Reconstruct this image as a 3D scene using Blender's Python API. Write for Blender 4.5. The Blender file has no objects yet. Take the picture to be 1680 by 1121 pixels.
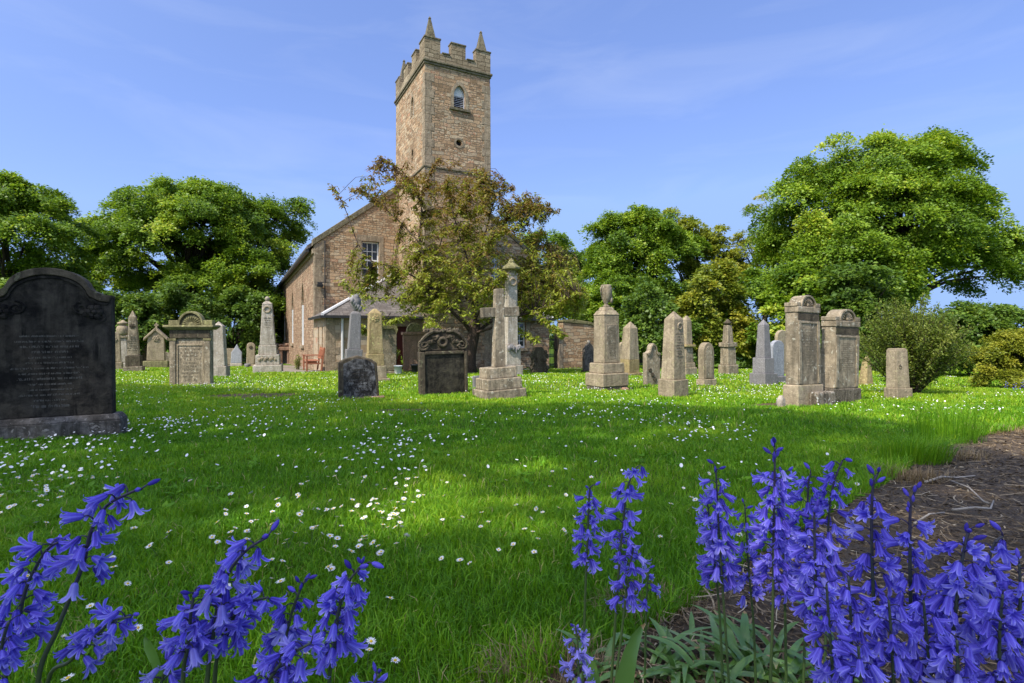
import bpy, bmesh, math, random
import numpy as np
from mathutils import Vector, Matrix
from math import radians as R, sin, cos, pi

C = bpy.context.scene.collection
RS = np.random.RandomState(7)
random.seed(7)

# ------------------------------------------------------------------ camera, light, exposure
F = 873.0          # focal length in photo pixels
HX, HY = 840.0, 548.0
CAMZ = 0.62
cam_d = bpy.data.cameras.new('camera')
cam = bpy.data.objects.new('camera', cam_d); C.objects.link(cam)
cam.location = (0, 0, CAMZ); cam.rotation_euler = (pi/2, 0, 0)
cam_d.sensor_width = 36; cam_d.lens = 36*F/1680
cam_d.shift_y = -12.5/1680
cam_d.clip_start = 0.03; cam_d.clip_end = 3000
bpy.context.scene.camera = cam

SUN_EL = R(52); SAZ = math.atan2(0.66, 0.75)      # sun stands left of and behind the camera
SDIR = Vector((-0.66, -0.75, 0)).normalized()*cos(SUN_EL) + Vector((0, 0, sin(SUN_EL)))
sun_d = bpy.data.lights.new('sun', 'SUN'); sun = bpy.data.objects.new('sun', sun_d); C.objects.link(sun)
sun_d.energy = 2.5; sun_d.angle = R(0.5); sun_d.color = (1.0, 0.93, 0.82)
sun.rotation_euler = (-SDIR).to_track_quat('-Z', 'Y').to_euler()
sun.location = SDIR*60

world = bpy.data.worlds.new('World'); bpy.context.scene.world = world
world.use_nodes = True
wt = world.node_tree; wt.nodes.clear()
wo = wt.nodes.new('ShaderNodeOutputWorld'); bg = wt.nodes.new('ShaderNodeBackground')
sky = wt.nodes.new('ShaderNodeTexSky'); sky.sky_type = 'NISHITA'; sky.sun_disc = False
sky.sun_elevation = SUN_EL; sky.sun_rotation = pi + SAZ
sky.air_density = 1.0; sky.dust_density = 0.15; sky.ozone_density = 2.0; sky.altitude = 100
tc = wt.nodes.new('ShaderNodeTexCoord')
mp = wt.nodes.new('ShaderNodeMapping'); mp.inputs['Scale'].default_value = (1.3, 1.0, 6.5); mp.inputs['Rotation'].default_value = (0.12, 0.22, 0.3)
nz = wt.nodes.new('ShaderNodeTexNoise'); nz.inputs['Scale'].default_value = 2.4; nz.inputs['Detail'].default_value = 7; nz.inputs['Roughness'].default_value = 0.55
nz.inputs['Distortion'].default_value = 0.6
cr = wt.nodes.new('ShaderNodeValToRGB'); cr.color_ramp.elements[0].position = 0.5; cr.color_ramp.elements[1].position = 0.85
cr.color_ramp.elements[1].color = (0.14, 0.14, 0.14, 1)
mx = wt.nodes.new('ShaderNodeMixRGB'); mx.inputs[2].default_value = (2.6, 2.8, 3.2, 1)
tint = wt.nodes.new('ShaderNodeMixRGB'); tint.blend_type = 'MULTIPLY'; tint.inputs[0].default_value = 1
tint.inputs[2].default_value = (0.62, 0.73, 1.13, 1)
gm = wt.nodes.new('ShaderNodeGamma'); gm.inputs[1].default_value = 0.62
wt.links.new(tc.outputs['Generated'], mp.inputs['Vector']); wt.links.new(mp.outputs[0], nz.inputs['Vector'])
wt.links.new(nz.outputs['Fac'], cr.inputs[0]); wt.links.new(cr.outputs[0], mx.inputs[0])
wt.links.new(sky.outputs[0], gm.inputs[0]); wt.links.new(gm.outputs[0], tint.inputs[1]); wt.links.new(tint.outputs[0], mx.inputs[1]); 
dk = wt.nodes.new('ShaderNodeMixRGB'); dk.blend_type = 'DARKEN'; dk.inputs[0].default_value = 1; dk.inputs[2].default_value = (1.05, 1.62, 2.9, 1)
wt.links.new(mx.outputs[0], dk.inputs[1])
# broad white glow added round the sun, behind the camera, to lift the shade
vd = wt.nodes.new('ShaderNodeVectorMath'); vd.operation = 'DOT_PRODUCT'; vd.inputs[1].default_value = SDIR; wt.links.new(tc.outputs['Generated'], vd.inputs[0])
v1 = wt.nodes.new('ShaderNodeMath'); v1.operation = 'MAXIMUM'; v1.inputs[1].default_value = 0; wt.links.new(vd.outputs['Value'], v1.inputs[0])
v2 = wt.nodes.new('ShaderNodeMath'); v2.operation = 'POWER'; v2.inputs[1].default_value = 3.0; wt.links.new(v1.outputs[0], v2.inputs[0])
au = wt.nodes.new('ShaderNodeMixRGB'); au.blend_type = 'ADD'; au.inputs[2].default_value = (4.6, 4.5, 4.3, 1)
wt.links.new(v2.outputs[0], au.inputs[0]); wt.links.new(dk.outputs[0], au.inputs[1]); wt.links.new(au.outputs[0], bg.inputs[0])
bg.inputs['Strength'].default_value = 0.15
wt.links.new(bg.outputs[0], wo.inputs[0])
vs = bpy.context.scene.view_settings
vs.view_transform = 'Standard'; vs.look = 'None'; vs.gamma = 1; vs.exposure = 1.28
bpy.context.scene.cycles.max_bounces = 6
bpy.context.scene.cycles.transparent_max_bounces = 8
bpy.context.scene.cycles.use_adaptive_sampling = True

# ------------------------------------------------------------------ helpers
def tag(o, label=None, cat=None, group=None, kind=None):
    if label: o['label'] = label
    if cat: o['category'] = cat
    if group: o['group'] = group
    if kind: o['kind'] = kind
    return o

def empty(name, loc=(0, 0, 0), rz=0, label=None, cat=None, group=None, kind=None):
    o = bpy.data.objects.new(name, None); C.objects.link(o)
    o.location = loc; o.rotation_euler = (0, 0, rz); o.empty_display_size = 0.1
    return tag(o, label, cat, group, kind)

def g(x, y):
    """height of the lawn (0 under the camera, falling gently away)"""
    t = np.clip(y, 0, None)
    d = 0.042*np.where(t < 30, t, 30 + 8*np.tanh((t-30)/8.0))
    a = np.clip((np.hypot(x, y)-1.5)/8, 0, 1)
    b = 0.018*np.sin(x*0.9+1.3)*np.cos(y*0.7) + 0.012*np.sin(x*2.1+y*1.7) + 0.02*np.sin(x*0.35-y*0.5+2)
    return -d + a*b

def gz(x, y): return float(g(np.array(x, float), np.array(y, float)))

def depth_of(py):  # depth at which the lawn shows at photo row py
    return CAMZ/((py-HY)/F - 0.042)

def ground_at(px, py):
    Y = depth_of(py); X = (px-HX)/F*Y
    return X, Y

def world_at(px, py, Y):
    return Vector(((px-HX)/F*Y, Y, CAMZ - (py-HY)/F*Y))

def proj(x, y, z):
    return HX + F*x/y, HY - F*(z-CAMZ)/y

class MB:
    """collects shapes, links them as one mesh"""
    def __init__(s): s.v = []; s.f = []; s.m = []
    def add(s, vs, fs, mi=0):
        n = len(s.v); s.v += [tuple(v) for v in vs]
        s.f += [tuple(i+n for i in f) for f in fs]; s.m += [mi]*len(fs)
        return s
    def box(s, x0, x1, y0, y1, z0, z1, mi=0):
        return s.frust(x0, x1, y0, y1, z0, x0, x1, y0, y1, z1, mi)
    def frust(s, x0, x1, y0, y1, z0, X0, X1, Y0, Y1, z1, mi=0):
        vs = [(x0, y0, z0), (x1, y0, z0), (x1, y1, z0), (x0, y1, z0), (X0, Y0, z1), (X1, Y0, z1), (X1, Y1, z1), (X0, Y1, z1)]
        return s.add(vs, [(3, 2, 1, 0), (4, 5, 6, 7), (0, 1, 5, 4), (1, 2, 6, 5), (2, 3, 7, 6), (3, 0, 4, 7)], mi)
    def cfr(s, w0, d0, z0, w1, d1, z1, cx=0, cy=0, mi=0):
        return s.frust(cx-w0/2, cx+w0/2, cy-d0/2, cy+d0/2, z0, cx-w1/2, cx+w1/2, cy-d1/2, cy+d1/2, z1, mi)
    def ext(s, out, y0, y1, mi=0):
        """outline of (x, z) pairs, counter-clockwise seen from -y, given thickness along y"""
        n = len(out)
        vs = [(x, y0, z) for x, z in out] + [(x, y1, z) for x, z in out]
        fs = [tuple(range(n)), tuple(range(2*n-1, n-1, -1))]
        fs += [(i, i+n, (i+1) % n+n, (i+1) % n) for i in range(n)]
        return s.add(vs, fs, mi)
    def rev(s, prof, n=16, cx=0, cy=0, mi=0):
        vs = []; fs = []
        for r, z in prof:
            for k in range(n):
                a = 2*pi*k/n; vs.append((cx+r*cos(a), cy+r*sin(a), z))
        for i in range(len(prof)-1):
            for k in range(n):
                a = i*n+k; b = i*n+(k+1) % n
                fs.append((a, b, b+n, a+n))
        fs.append(tuple(range(n-1, -1, -1))); fs.append(tuple((len(prof)-1)*n+k for k in range(n)))
        return s.add(vs, fs, mi)
    def tube(s, pts, rad, n=6, mi=0):
        pts = [Vector(p) for p in pts]; vs = []; fs = []
        up = Vector((0.13, 0.21, 0.97))
        for i, p in enumerate(pts):
            t = (pts[min(i+1, len(pts)-1)] - pts[max(i-1, 0)])
            if t.length < 1e-9: t = Vector((0, 0, 1))
            t.normalize()
            a = t.cross(up)
            if a.length < 0.1: a = t.cross(Vector((1, 0, 0)))
            a.normalize(); b = t.cross(a)
            r = rad[i] if hasattr(rad, '__len__') else rad
            for k in range(n):
                q = 2*pi*k/n; vs.append(p + a*(r*cos(q)) + b*(r*sin(q)))
        for i in range(len(pts)-1):
            for k in range(n):
                q = i*n+k; w = i*n+(k+1) % n
                fs.append((q, w, w+n, q+n))
        fs.append(tuple(range(n-1, -1, -1))); fs.append(tuple((len(pts)-1)*n+k for k in range(n)))
        return s.add(vs, fs, mi)
    def scale(s, k):
        s.v = [(x*k, y*k, z*k) for x, y, z in s.v]; return s
    def build(s, name, mats, parent=None, smooth=False, bevel=0, uv=False, seg=2):
        me = bpy.data.meshes.new(name); me.from_pydata(s.v, [], s.f)
        ms = mats if isinstance(mats, (list, tuple)) else [mats]
        for m in ms: me.materials.append(m)
        if len(ms) > 1: me.polygons.foreach_set('material_index', s.m)
        bm = bmesh.new(); bm.from_mesh(me); bmesh.ops.recalc_face_normals(bm, faces=bm.faces); bm.to_mesh(me); bm.free()
        if smooth: me.polygons.foreach_set('use_smooth', [True]*len(me.polygons))
        o = bpy.data.objects.new(name, me); C.objects.link(o)
        if parent: o.parent = parent
        if bevel:
            b = o.modifiers.new('bevel', 'BEVEL'); b.width = bevel; b.segments = seg; b.limit_method = 'ANGLE'; b.angle_limit = R(35)
            b.harden_normals = False
        if uv: box_uv(me)
        return o

def box_uv(me):
    uvl = me.uv_layers.new(name='UVMap') if not me.uv_layers else me.uv_layers[0]
    n = len(me.loops); li = np.empty(n, int); me.loops.foreach_get('vertex_index', li)
    co = np.empty(len(me.vertices)*3); me.vertices.foreach_get('co', co); co = co.reshape(-1, 3)
    uv = np.zeros((n, 2))
    for p in me.polygons:
        a = [abs(c) for c in p.normal]
        ix = range(p.loop_start, p.loop_start+p.loop_total)
        for i in ix:
            c = co[li[i]]
            if a[2] > 0.75: uv[i] = (c[0], c[1])
            elif a[0] > a[1]: uv[i] = (c[1]+3.7, c[2])
            else: uv[i] = (c[0], c[2])
    uvl.data.foreach_set('uv', uv.ravel())

def cut(o, cutters):
    """subtract closed shapes from a mesh for window and door openings"""
    m = MB()
    cob = []
    for i, c in enumerate(cutters):
        co = c.build('opening_cutter', o.data.materials[0]); co.parent = o.parent; cob.append(co)
        b = o.modifiers.new('cut%d' % i, 'BOOLEAN'); b.object = co; b.operation = 'DIFFERENCE'; b.solver = 'EXACT'
    bpy.context.view_layer.update()
    dg = bpy.context.evaluated_depsgraph_get()
    me = bpy.data.meshes.new_from_object(o.evaluated_get(dg))
    o.modifiers.clear(); old = o.data; me.name = old.name; o.data = me; bpy.data.meshes.remove(old)
    for co in cob:
        d = co.data; bpy.data.objects.remove(co); bpy.data.meshes.remove(d)
    box_uv(me)

def fast_mesh(name, V, Fc, mats, tints=None, parent=None, mi=None, smooth=False):
    V = np.asarray(V, np.float32); Fc = np.asarray(Fc, np.int32); k = Fc.shape[1]; nf = len(Fc)
    me = bpy.data.meshes.new(name)
    me.vertices.add(len(V)); me.vertices.foreach_set('co', V.ravel())
    me.loops.add(nf*k); me.loops.foreach_set('vertex_index', Fc.ravel())
    me.polygons.add(nf); me.polygons.foreach_set('loop_start', np.arange(nf, dtype=np.int32)*k)
    for m in (mats if isinstance(mats, (list, tuple)) else [mats]): me.materials.append(m)
    if mi is not None: me.polygons.foreach_set('material_index', np.asarray(mi, np.int32))
    if smooth: me.polygons.foreach_set('use_smooth', np.ones(nf, bool))
    me.update(calc_edges=True)
    if tints is not None:
        a = me.attributes.new('tint', 'FLOAT', 'FACE'); a.data.foreach_set('value', np.asarray(tints, np.float32))
    o = bpy.data.objects.new(name, me); C.objects.link(o)
    if parent: o.parent = parent
    return o

def unit(a): return a/np.maximum(np.linalg.norm(a, axis=1, keepdims=True), 1e-9)

def leaf_arrays(P, D, N, L, W, fold=0.12):
    D = unit(D); S = unit(np.cross(D, N)); Nn = np.cross(S, D)
    L = np.broadcast_to(np.asarray(L, float), (len(P),))[:, None]; W = np.broadcast_to(np.asarray(W, float), (len(P),))[:, None]
    m = P + D*L*0.45 + Nn*L*fold
    V = np.stack([P, m+S*W*0.5, P+D*L, m-S*W*0.5], 1).reshape(-1, 3)
    Fc = np.arange(len(P)*4).reshape(-1, 4)
    return V, Fc

# value noise used for scattering
_T = np.random.RandomState(3).rand(256, 256)
def vnoise(x, y):
    xi = np.floor(x).astype(int); yi = np.floor(y).astype(int); fx = x-xi; fy = y-yi
    fx = fx*fx*(3-2*fx); fy = fy*fy*(3-2*fy)
    a = _T[xi % 256, yi % 256]; b = _T[(xi+1) % 256, yi % 256]; c = _T[xi % 256, (yi+1) % 256]; d = _T[(xi+1) % 256, (yi+1) % 256]
    return (a*(1-fx)+b*fx)*(1-fy) + (c*(1-fx)+d*fx)*fy

def inside(px, py, poly):
    c = np.zeros(px.shape, bool); n = len(poly)
    for i in range(n):
        x0, y0 = poly[i]; x1, y1 = poly[(i+1) % n]
        k = ((y0 > py) != (y1 > py)) & (px < (x1-x0)*(py-y0)/((y1-y0) if y1 != y0 else 1e-9)+x0)
        c ^= k
    return c

# ------------------------------------------------------------------ materials
def newmat(name):
    m = bpy.data.materials.new(name); m.use_nodes = True; t = m.node_tree; t.nodes.clear()
    o = t.nodes.new('ShaderNodeOutputMaterial'); p = t.nodes.new('ShaderNodeBsdfPrincipled')
    t.links.new(p.outputs[0], o.inputs[0])
    return m, t, p, o

def ramp(t, fac, stops, interp='LINEAR'):
    r = t.nodes.new('ShaderNodeValToRGB'); e = r.color_ramp.elements; r.color_ramp.interpolation = interp
    while len(e) < len(stops): e.new(0.5)
    for k, (p, c) in zip(e, stops):
        k.position = p; k.color = (*c, 1) if len(c) == 3 else c
    t.links.new(fac, r.inputs[0]); return r.outputs[0]

def noise(t, vec, sc, det=5, rough=0.6, dist=0):
    n = t.nodes.new('ShaderNodeTexNoise'); n.inputs['Scale'].default_value = sc; n.inputs['Detail'].default_value = det
    n.inputs['Roughness'].default_value = rough; n.inputs['Distortion'].default_value = dist
    if vec is not None: t.links.new(vec, n.inputs['Vector'])
    return n.outputs['Fac']

def mix(t, fac, a, b, mode='MIX'):
    m = t.nodes.new('ShaderNodeMixRGB'); m.blend_type = mode
    for i, s in zip((0, 1, 2), (fac, a, b)):
        if hasattr(s, 'links'): t.links.new(s, m.inputs[i])
        elif i == 0: m.inputs[0].default_value = s
        else: m.inputs[i].default_value = (*s, 1)
    return m.outputs[0]

def math_(t, op, a, b=0):
    m = t.nodes.new('ShaderNodeMath'); m.operation = op
    for i, s in enumerate((a, b)):
        if hasattr(s, 'links'): t.links.new(s, m.inputs[i])
        else: m.inputs[i].default_value = s
    return m.outputs[0]

def bump(t, p, h, strength=0.4, dist=0.02):
    b = t.nodes.new('ShaderNodeBump'); b.inputs['Strength'].default_value = strength; b.inputs['Distance'].default_value = dist
    t.links.new(h, b.inputs['Height']); t.links.new(b.outputs[0], p.inputs['Normal'])

def objvec(t, scale=(1, 1, 1), rnd=True):
    tcn = t.nodes.new('ShaderNodeTexCoord'); m = t.nodes.new('ShaderNodeMapping'); m.inputs['Scale'].default_value = scale
    t.links.new(tcn.outputs['Object'], m.inputs['Vector'])
    if rnd:
        oi = t.nodes.new('ShaderNodeObjectInfo'); k = math_(t, 'MULTIPLY', oi.outputs['Random'], 37.0)
        t.links.new(k, m.inputs['Location'])
    return m.outputs[0]

def stone_mat(name, base, stain, lichen, k_stain=0.5, k_lich=0.4, sc=1.0, rough=0.9, soft=False):
    """weathered monument stone: mottling, vertical streaks and lichen blotches"""
    m, t, p, o = newmat(name)
    v = objvec(t); vs_ = objvec(t, (9, 9, 1.1))
    n1 = noise(t, v, 5.0*sc, 8, 0.65); n2 = noise(t, v, 22*sc, 6, 0.7); n3 = noise(t, vs_, 1.3*sc, 6, 0.6); n4 = noise(t, v, 6.5*sc, 9, 0.72, 0.4)
    c = mix(t, ramp(t, n2, [(0.3, (0, 0, 0)), (0.7, (1, 1, 1))]), tuple(x*0.62 for x in base), tuple(min(1, x*1.25) for x in base))
    f = ramp(t, n1, [(0.44, (0, 0, 0)), (0.58, (1, 1, 1))])
    c = mix(t, math_(t, 'MULTIPLY', f, k_stain*1.1), c, stain)
    f3 = ramp(t, n3, [(0.46, (0, 0, 0)), (0.62, (1, 1, 1))])
    c = mix(t, math_(t, 'MULTIPLY', f3, k_stain), c, tuple(x*0.55 for x in stain))
    f4 = ramp(t, n4, [(0.44, (0, 0, 0)), (0.74, (1, 1, 1))] if soft else [(0.55, (0, 0, 0)), (0.64, (1, 1, 1))])
    c = mix(t, math_(t, 'MULTIPLY', f4, k_lich), c, lichen)
    n5 = noise(t, v, 16*sc, 3, 0.5, 0.3); n6 = noise(t, v, 2.3*sc, 3, 0.5)
    if not soft: c = mix(t, math_(t, 'MULTIPLY', ramp(t, n5, [(0.63, (0, 0, 0)), (0.66, (1, 1, 1))]), k_lich*1.3), c, tuple(min(0.62, x*1.5+0.05) for x in lichen))
    blk = math_(t, 'MULTIPLY', ramp(t, noise(t, vs_, 2.1*sc, 5, 0.65), [(0.56, (0, 0, 0)), (0.66, (1, 1, 1))]), ramp(t, n6, [(0.45, (0, 0, 0)), (0.6, (1, 1, 1))]))
    c = mix(t, math_(t, 'MULTIPLY', blk, k_stain*1.1), c, tuple(x*0.3 for x in stain))
    oi2 = t.nodes.new('ShaderNodeObjectInfo'); hs = t.nodes.new('ShaderNodeHueSaturation'); t.links.new(c, hs.inputs['Color'])
    t.links.new(math_(t, 'ADD', math_(t, 'MULTIPLY', oi2.outputs['Random'], 0.22), 0.9), hs.inputs['Value']); hs.inputs['Saturation'].default_value = 0.95; c = hs.outputs[0]
    t.links.new(c, p.inputs['Base Color']); p.inputs['Roughness'].default_value = rough
    p.inputs['Specular IOR Level'].default_value = 0.25
    h = math_(t, 'ADD', n2, math_(t, 'MULTIPLY', n4, 1.2))
    bump(t, p, h, 0.8, 0.014)
    return m

def masonry(name, stops, mortar, bw=0.42, bh=0.19, warp=0.05, off=0.5, msize=0.012, bstr=0.8, kstain=0.45):
    m, t, p, o = newmat(name)
    uvn = t.nodes.new('ShaderNodeTexCoord'); uv = uvn.outputs['UV']
    # warp the courses so that heights and joints vary
    nA = t.nodes.new('ShaderNodeTexNoise'); nA.inputs['Scale'].default_value = 1.7; nA.inputs['Detail'].default_value = 3; t.links.new(uv, nA.inputs['Vector'])
    nB = t.nodes.new('ShaderNodeTexNoise'); nB.inputs['Scale'].default_value = 9; nB.inputs['Detail'].default_value = 3; t.links.new(uv, nB.inputs['Vector'])
    def off_(n, k):
        s = t.nodes.new('ShaderNodeVectorMath'); s.operation = 'SUBTRACT'; t.links.new(n.outputs['Color'], s.inputs[0]); s.inputs[1].default_value = (0.5, 0.5, 0.5)
        q = t.nodes.new('ShaderNodeVectorMath'); q.operation = 'SCALE'; t.links.new(s.outputs[0], q.inputs[0]); q.inputs['Scale'].default_value = k
        return q.outputs[0]
    def vadd(a, b):
        q = t.nodes.new('ShaderNodeVectorMath'); q.operation = 'ADD'; t.links.new(a, q.inputs[0]); t.links.new(b, q.inputs[1]); return q.outputs[0]
    w = vadd(vadd(uv, off_(nA, warp*4)), off_(nB, warp))
    def brick(bw, bh, sq, fr, sf):
        b = t.nodes.new('ShaderNodeTexBrick'); t.links.new(w, b.inputs['Vector'])
        b.inputs['Color1'].default_value = (0, 0, 0, 1); b.inputs['Color2'].default_value = (1, 1, 1, 1); b.inputs['Mortar'].default_value = (0.5, 0.5, 0.5, 1)
        b.inputs['Scale'].default_value = 1; b.inputs['Mortar Size'].default_value = msize; b.inputs['Mortar Smooth'].default_value = 0.35
        b.inputs['Brick Width'].default_value = bw; b.inputs['Row Height'].default_value = bh
        b.offset = off; b.squash = sq; b.squash_frequency = sf; b.offset_frequency = fr
        return b
    b1 = brick(bw, bh, 1.6, 2, 3); b2 = brick(bw*0.62, bh*0.62, 0.7, 2, 2)
    pick = ramp(t, noise(t, uv, 0.9, 3), [(0.5, (0, 0, 0)), (0.52, (1, 1, 1))])
    rnd = mix(t, pick, b1.outputs['Color'], b2.outputs['Color']); mf = mix(t, pick, b1.outputs['Fac'], b2.outputs['Fac'])
    n2 = noise(t, uv, 11, 7, 0.75); n5 = noise(t, uv, 55, 4, 0.7)
    rv = math_(t, 'ADD', rnd, math_(t, 'MULTIPLY', math_(t, 'SUBTRACT', n2, 0.5), 0.9))
    c = ramp(t, rv, stops)
    c = mix(t, math_(t, 'MULTIPLY', ramp(t, n5, [(0.42, (0, 0, 0)), (0.68, (1, 1, 1))]), 0.55), c, (0.09, 0.065, 0.04))
    st = ramp(t, noise(t, uv, 0.55, 6, 0.6), [(0.45, (0, 0, 0)), (0.72, (1, 1, 1))])
    c = mix(t, math_(t, 'MULTIPLY', st, kstain), c, (0.17, 0.13, 0.085))
    c = mix(t, mf, c, mortar)
    t.links.new(c, p.inputs['Base Color']); p.inputs['Roughness'].default_value = 0.93; p.inputs['Specular IOR Level'].default_value = 0.2
    h = math_(t, 'ADD', math_(t, 'MULTIPLY', mf, -1.0), math_(t, 'ADD', math_(t, 'MULTIPLY', n2, 0.9), math_(t, 'MULTIPLY', rnd, 0.5)))
    bump(t, p, h, bstr, 0.03)
    return m

def plain(name, col, rough=0.6, var=0.25, sc=8, metal=0, spec=0.4):
    m, t, p, o = newmat(name); v = objvec(t)
    n = noise(t, v, sc, 6, 0.65)
    c = mix(t, n, tuple(x*(1-var) for x in col), tuple(min(1, x*(1+var)) for x in col))
    t.links.new(c, p.inputs['Base Color']); p.inputs['Roughness'].default_value = rough; p.inputs['Metallic'].default_value = metal
    p.inputs['Specular IOR Level'].default_value = spec
    bump(t, p, n, 0.15, 0.01)
    return m

def leaf_mat(name, stops, trans=0.35, rough=0.45, spec=0.3, tcol=1.3):
    """thin leaf: colour from its own tint value, some light let through"""
    m, t, p, o = newmat(name)
    a = t.nodes.new('ShaderNodeAttribute'); a.attribute_name = 'tint'
    c = ramp(t, a.outputs['Fac'], stops)
    t.links.new(c, p.inputs['Base Color']); p.inputs['Roughness'].default_value = rough; p.inputs['Specular IOR Level'].default_value = spec
    tr = t.nodes.new('ShaderNodeBsdfTranslucent')
    c2 = mix(t, 1.0, c, (tcol*1.05, tcol, tcol*0.55), 'MULTIPLY'); t.links.new(c2, tr.inputs[0])
    ms = t.nodes.new('ShaderNodeMixShader'); ms.inputs[0].default_value = trans
    t.links.new(p.outputs[0], ms.inputs[1]); t.links.new(tr.outputs[0], ms.inputs[2]); t.links.new(ms.outputs[0], o.inputs[0])
    return m

M = {}
M['rubble'] = masonry('church_rubble', [(0.0, (0.237, 0.152, 0.086)), (0.15, (0.407, 0.257, 0.144)), (0.34, (0.508, 0.326, 0.187)), (0.55, (0.599, 0.415, 0.250)), (0.72, (0.486, 0.394, 0.274)), (0.88, (0.678, 0.514, 0.326)), (1, (0.486, 0.236, 0.139))], (0.20, 0.155, 0.105), bw=0.36, bh=0.165, bstr=1.0, kstain=0.62)
M['rubble_small'] = masonry('nave_side_rubble', [(0.0, (0.22, 0.14, 0.085)), (0.3, (0.38, 0.235, 0.15)), (0.6, (0.46, 0.31, 0.20)), (0.85, (0.53, 0.39, 0.265)), (1, (0.42, 0.215, 0.145))], (0.19, 0.14, 0.09), bw=0.34, bh=0.17, bstr=1.0)
M['ashlar'] = masonry('porch_ashlar', [(0.0, (0.364, 0.260, 0.163)), (0.3, (0.481, 0.358, 0.234)), (0.6, (0.520, 0.423, 0.305)), (0.85, (0.429, 0.370, 0.286)), (1, (0.507, 0.247, 0.163))], (0.24, 0.19, 0.13), bw=0.66, bh=0.31, warp=0.012, msize=0.006, bstr=0.4, kstain=0.3)
M['quoin'] = stone_mat('dressed_sandstone', (0.36, 0.275, 0.18), (0.18, 0.14, 0.09), (0.42, 0.36, 0.25), 0.5, 0.3, 0.7)
M['parapet'] = masonry('parapet_stone', [(0.0, (0.22, 0.175, 0.11)), (0.5, (0.36, 0.285, 0.185)), (1, (0.45, 0.37, 0.25))], (0.12, 0.09, 0.055), bw=0.62, bh=0.30, warp=0.012, msize=0.014, bstr=0.8, kstain=0.7)
M['coping'] = stone_mat('mossy_coping', (0.20, 0.165, 0.11), (0.09, 0.08, 0.045), (0.17, 0.16, 0.06), 0.6, 0.5)
M['slate'] = masonry('roof_slate', [(0.0, (0.095, 0.088, 0.088)), (0.5, (0.135, 0.125, 0.12)), (1, (0.18, 0.165, 0.155))], (0.045, 0.04, 0.04), bw=0.26, bh=0.18, warp=0.004, msize=0.007, bstr=0.5, kstain=0.3)
M['white'] = plain('white_paint', (0.78, 0.78, 0.76), 0.45, 0.06)
M['lead'] = plain('pale_lead', (0.66, 0.66, 0.67), 0.5, 0.15, 4)
M['greypipe'] = plain('grey_paint', (0.55, 0.55, 0.55), 0.5, 0.1)
M['gutter'] = plain('black_gutter', (0.03, 0.03, 0.032), 0.5, 0.2)
M['iron'] = plain('black_iron', (0.02, 0.02, 0.022), 0.5, 0.2)
M['reddoor'] = plain('red_brown_door', (0.085, 0.012, 0.01), 0.5, 0.25)
M['benchwood'] = plain('orange_brown_wood', (0.32, 0.12, 0.06), 0.6, 0.3, 20)
M['louvre'] = plain('louvre_grey', (0.46, 0.47, 0.5), 0.6, 0.15)
M['dark'] = plain('dark_inside', (0.012, 0.012, 0.014), 0.8, 0.2)
m_, t_, p_, o_ = newmat('window_glass'); p_.inputs['Base Color'].default_value = (0.03, 0.036, 0.045, 1); p_.inputs['Roughness'].default_value = 0.08; p_.inputs['Specular IOR Level'].default_value = 0.9
bump(t_, p_, noise(t_, objvec(t_), 2.5, 2), 0.12, 0.02); M['glass'] = m_

M['sand'] = stone_mat('buff_sandstone', (0.36, 0.285, 0.185), (0.21, 0.165, 0.10), (0.30, 0.27, 0.12), 0.45, 0.3)
M['sand2'] = stone_mat('grey_sandstone', (0.345, 0.275, 0.18), (0.14, 0.115, 0.075), (0.40, 0.36, 0.27), 0.55, 0.35)
M['ochre'] = stone_mat('ochre_lichened_stone', (0.38, 0.285, 0.13), (0.24, 0.175, 0.07), (0.30, 0.28, 0.08), 0.5, 0.4)
M['pale'] = stone_mat('pale_limestone', (0.46, 0.40, 0.32), (0.26, 0.215, 0.155), (0.55, 0.50, 0.42), 0.45, 0.3)
M['pink'] = stone_mat('pink_sandstone', (0.34, 0.20, 0.13), (0.20, 0.13, 0.085), (0.28, 0.24, 0.13), 0.4, 0.25)
M['granite'] = stone_mat('grey_granite', (0.225, 0.21, 0.205), (0.17, 0.16, 0.155), (0.28, 0.27, 0.26), 0.3, 0.3, 2.5, 0.6)
M['slatestone'] = stone_mat('pale_blue_slab', (0.36, 0.37, 0.40), (0.28, 0.28, 0.30), (0.42, 0.42, 0.42), 0.3, 0.2)
M['black'] = stone_mat('blackened_stone', (0.045, 0.038, 0.028), (0.007, 0.006, 0.005), (0.13, 0.11, 0.085), 1.0, 0.42, 1.0, soft=True)
M['blackpanel'] = stone_mat('blackened_panel', (0.048, 0.042, 0.03), (0.014, 0.012, 0.009), (0.12, 0.105, 0.065), 0.8, 0.6, 1.4, soft=True)
M['lichenpanel'] = stone_mat('lichened_black_panel', (0.05, 0.048, 0.045), (0.012, 0.012, 0.012), (0.36, 0.36, 0.36), 0.9, 0.8, 1.3, soft=True)
M['dkbrown'] = stone_mat('dark_mossy_stone', (0.115, 0.09, 0.058), (0.045, 0.036, 0.022), (0.11, 0.105, 0.045), 0.6, 0.4)
M['mossy'] = stone_mat('moss_topped_stone', (0.24, 0.215, 0.10), (0.13, 0.115, 0.05), (0.25, 0.25, 0.07), 0.5, 0.5)
M['dkplinth'] = stone_mat('weathered_plinth', (0.15, 0.135, 0.12), (0.05, 0.043, 0.034), (0.21, 0.19, 0.165), 0.7, 0.4, 2)
M['letter'] = plain('worn_lettering', (0.15, 0.125, 0.085), 0.9, 0.2)
M['letterpale'] = plain('pale_worn_lettering', (0.09, 0.085, 0.075), 0.9, 0.3)
M['mossyrock'] = stone_mat('rough_footing', (0.19, 0.155, 0.11), (0.07, 0.055, 0.035), (0.24, 0.21, 0.15), 0.7, 0.5, 3)
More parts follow.
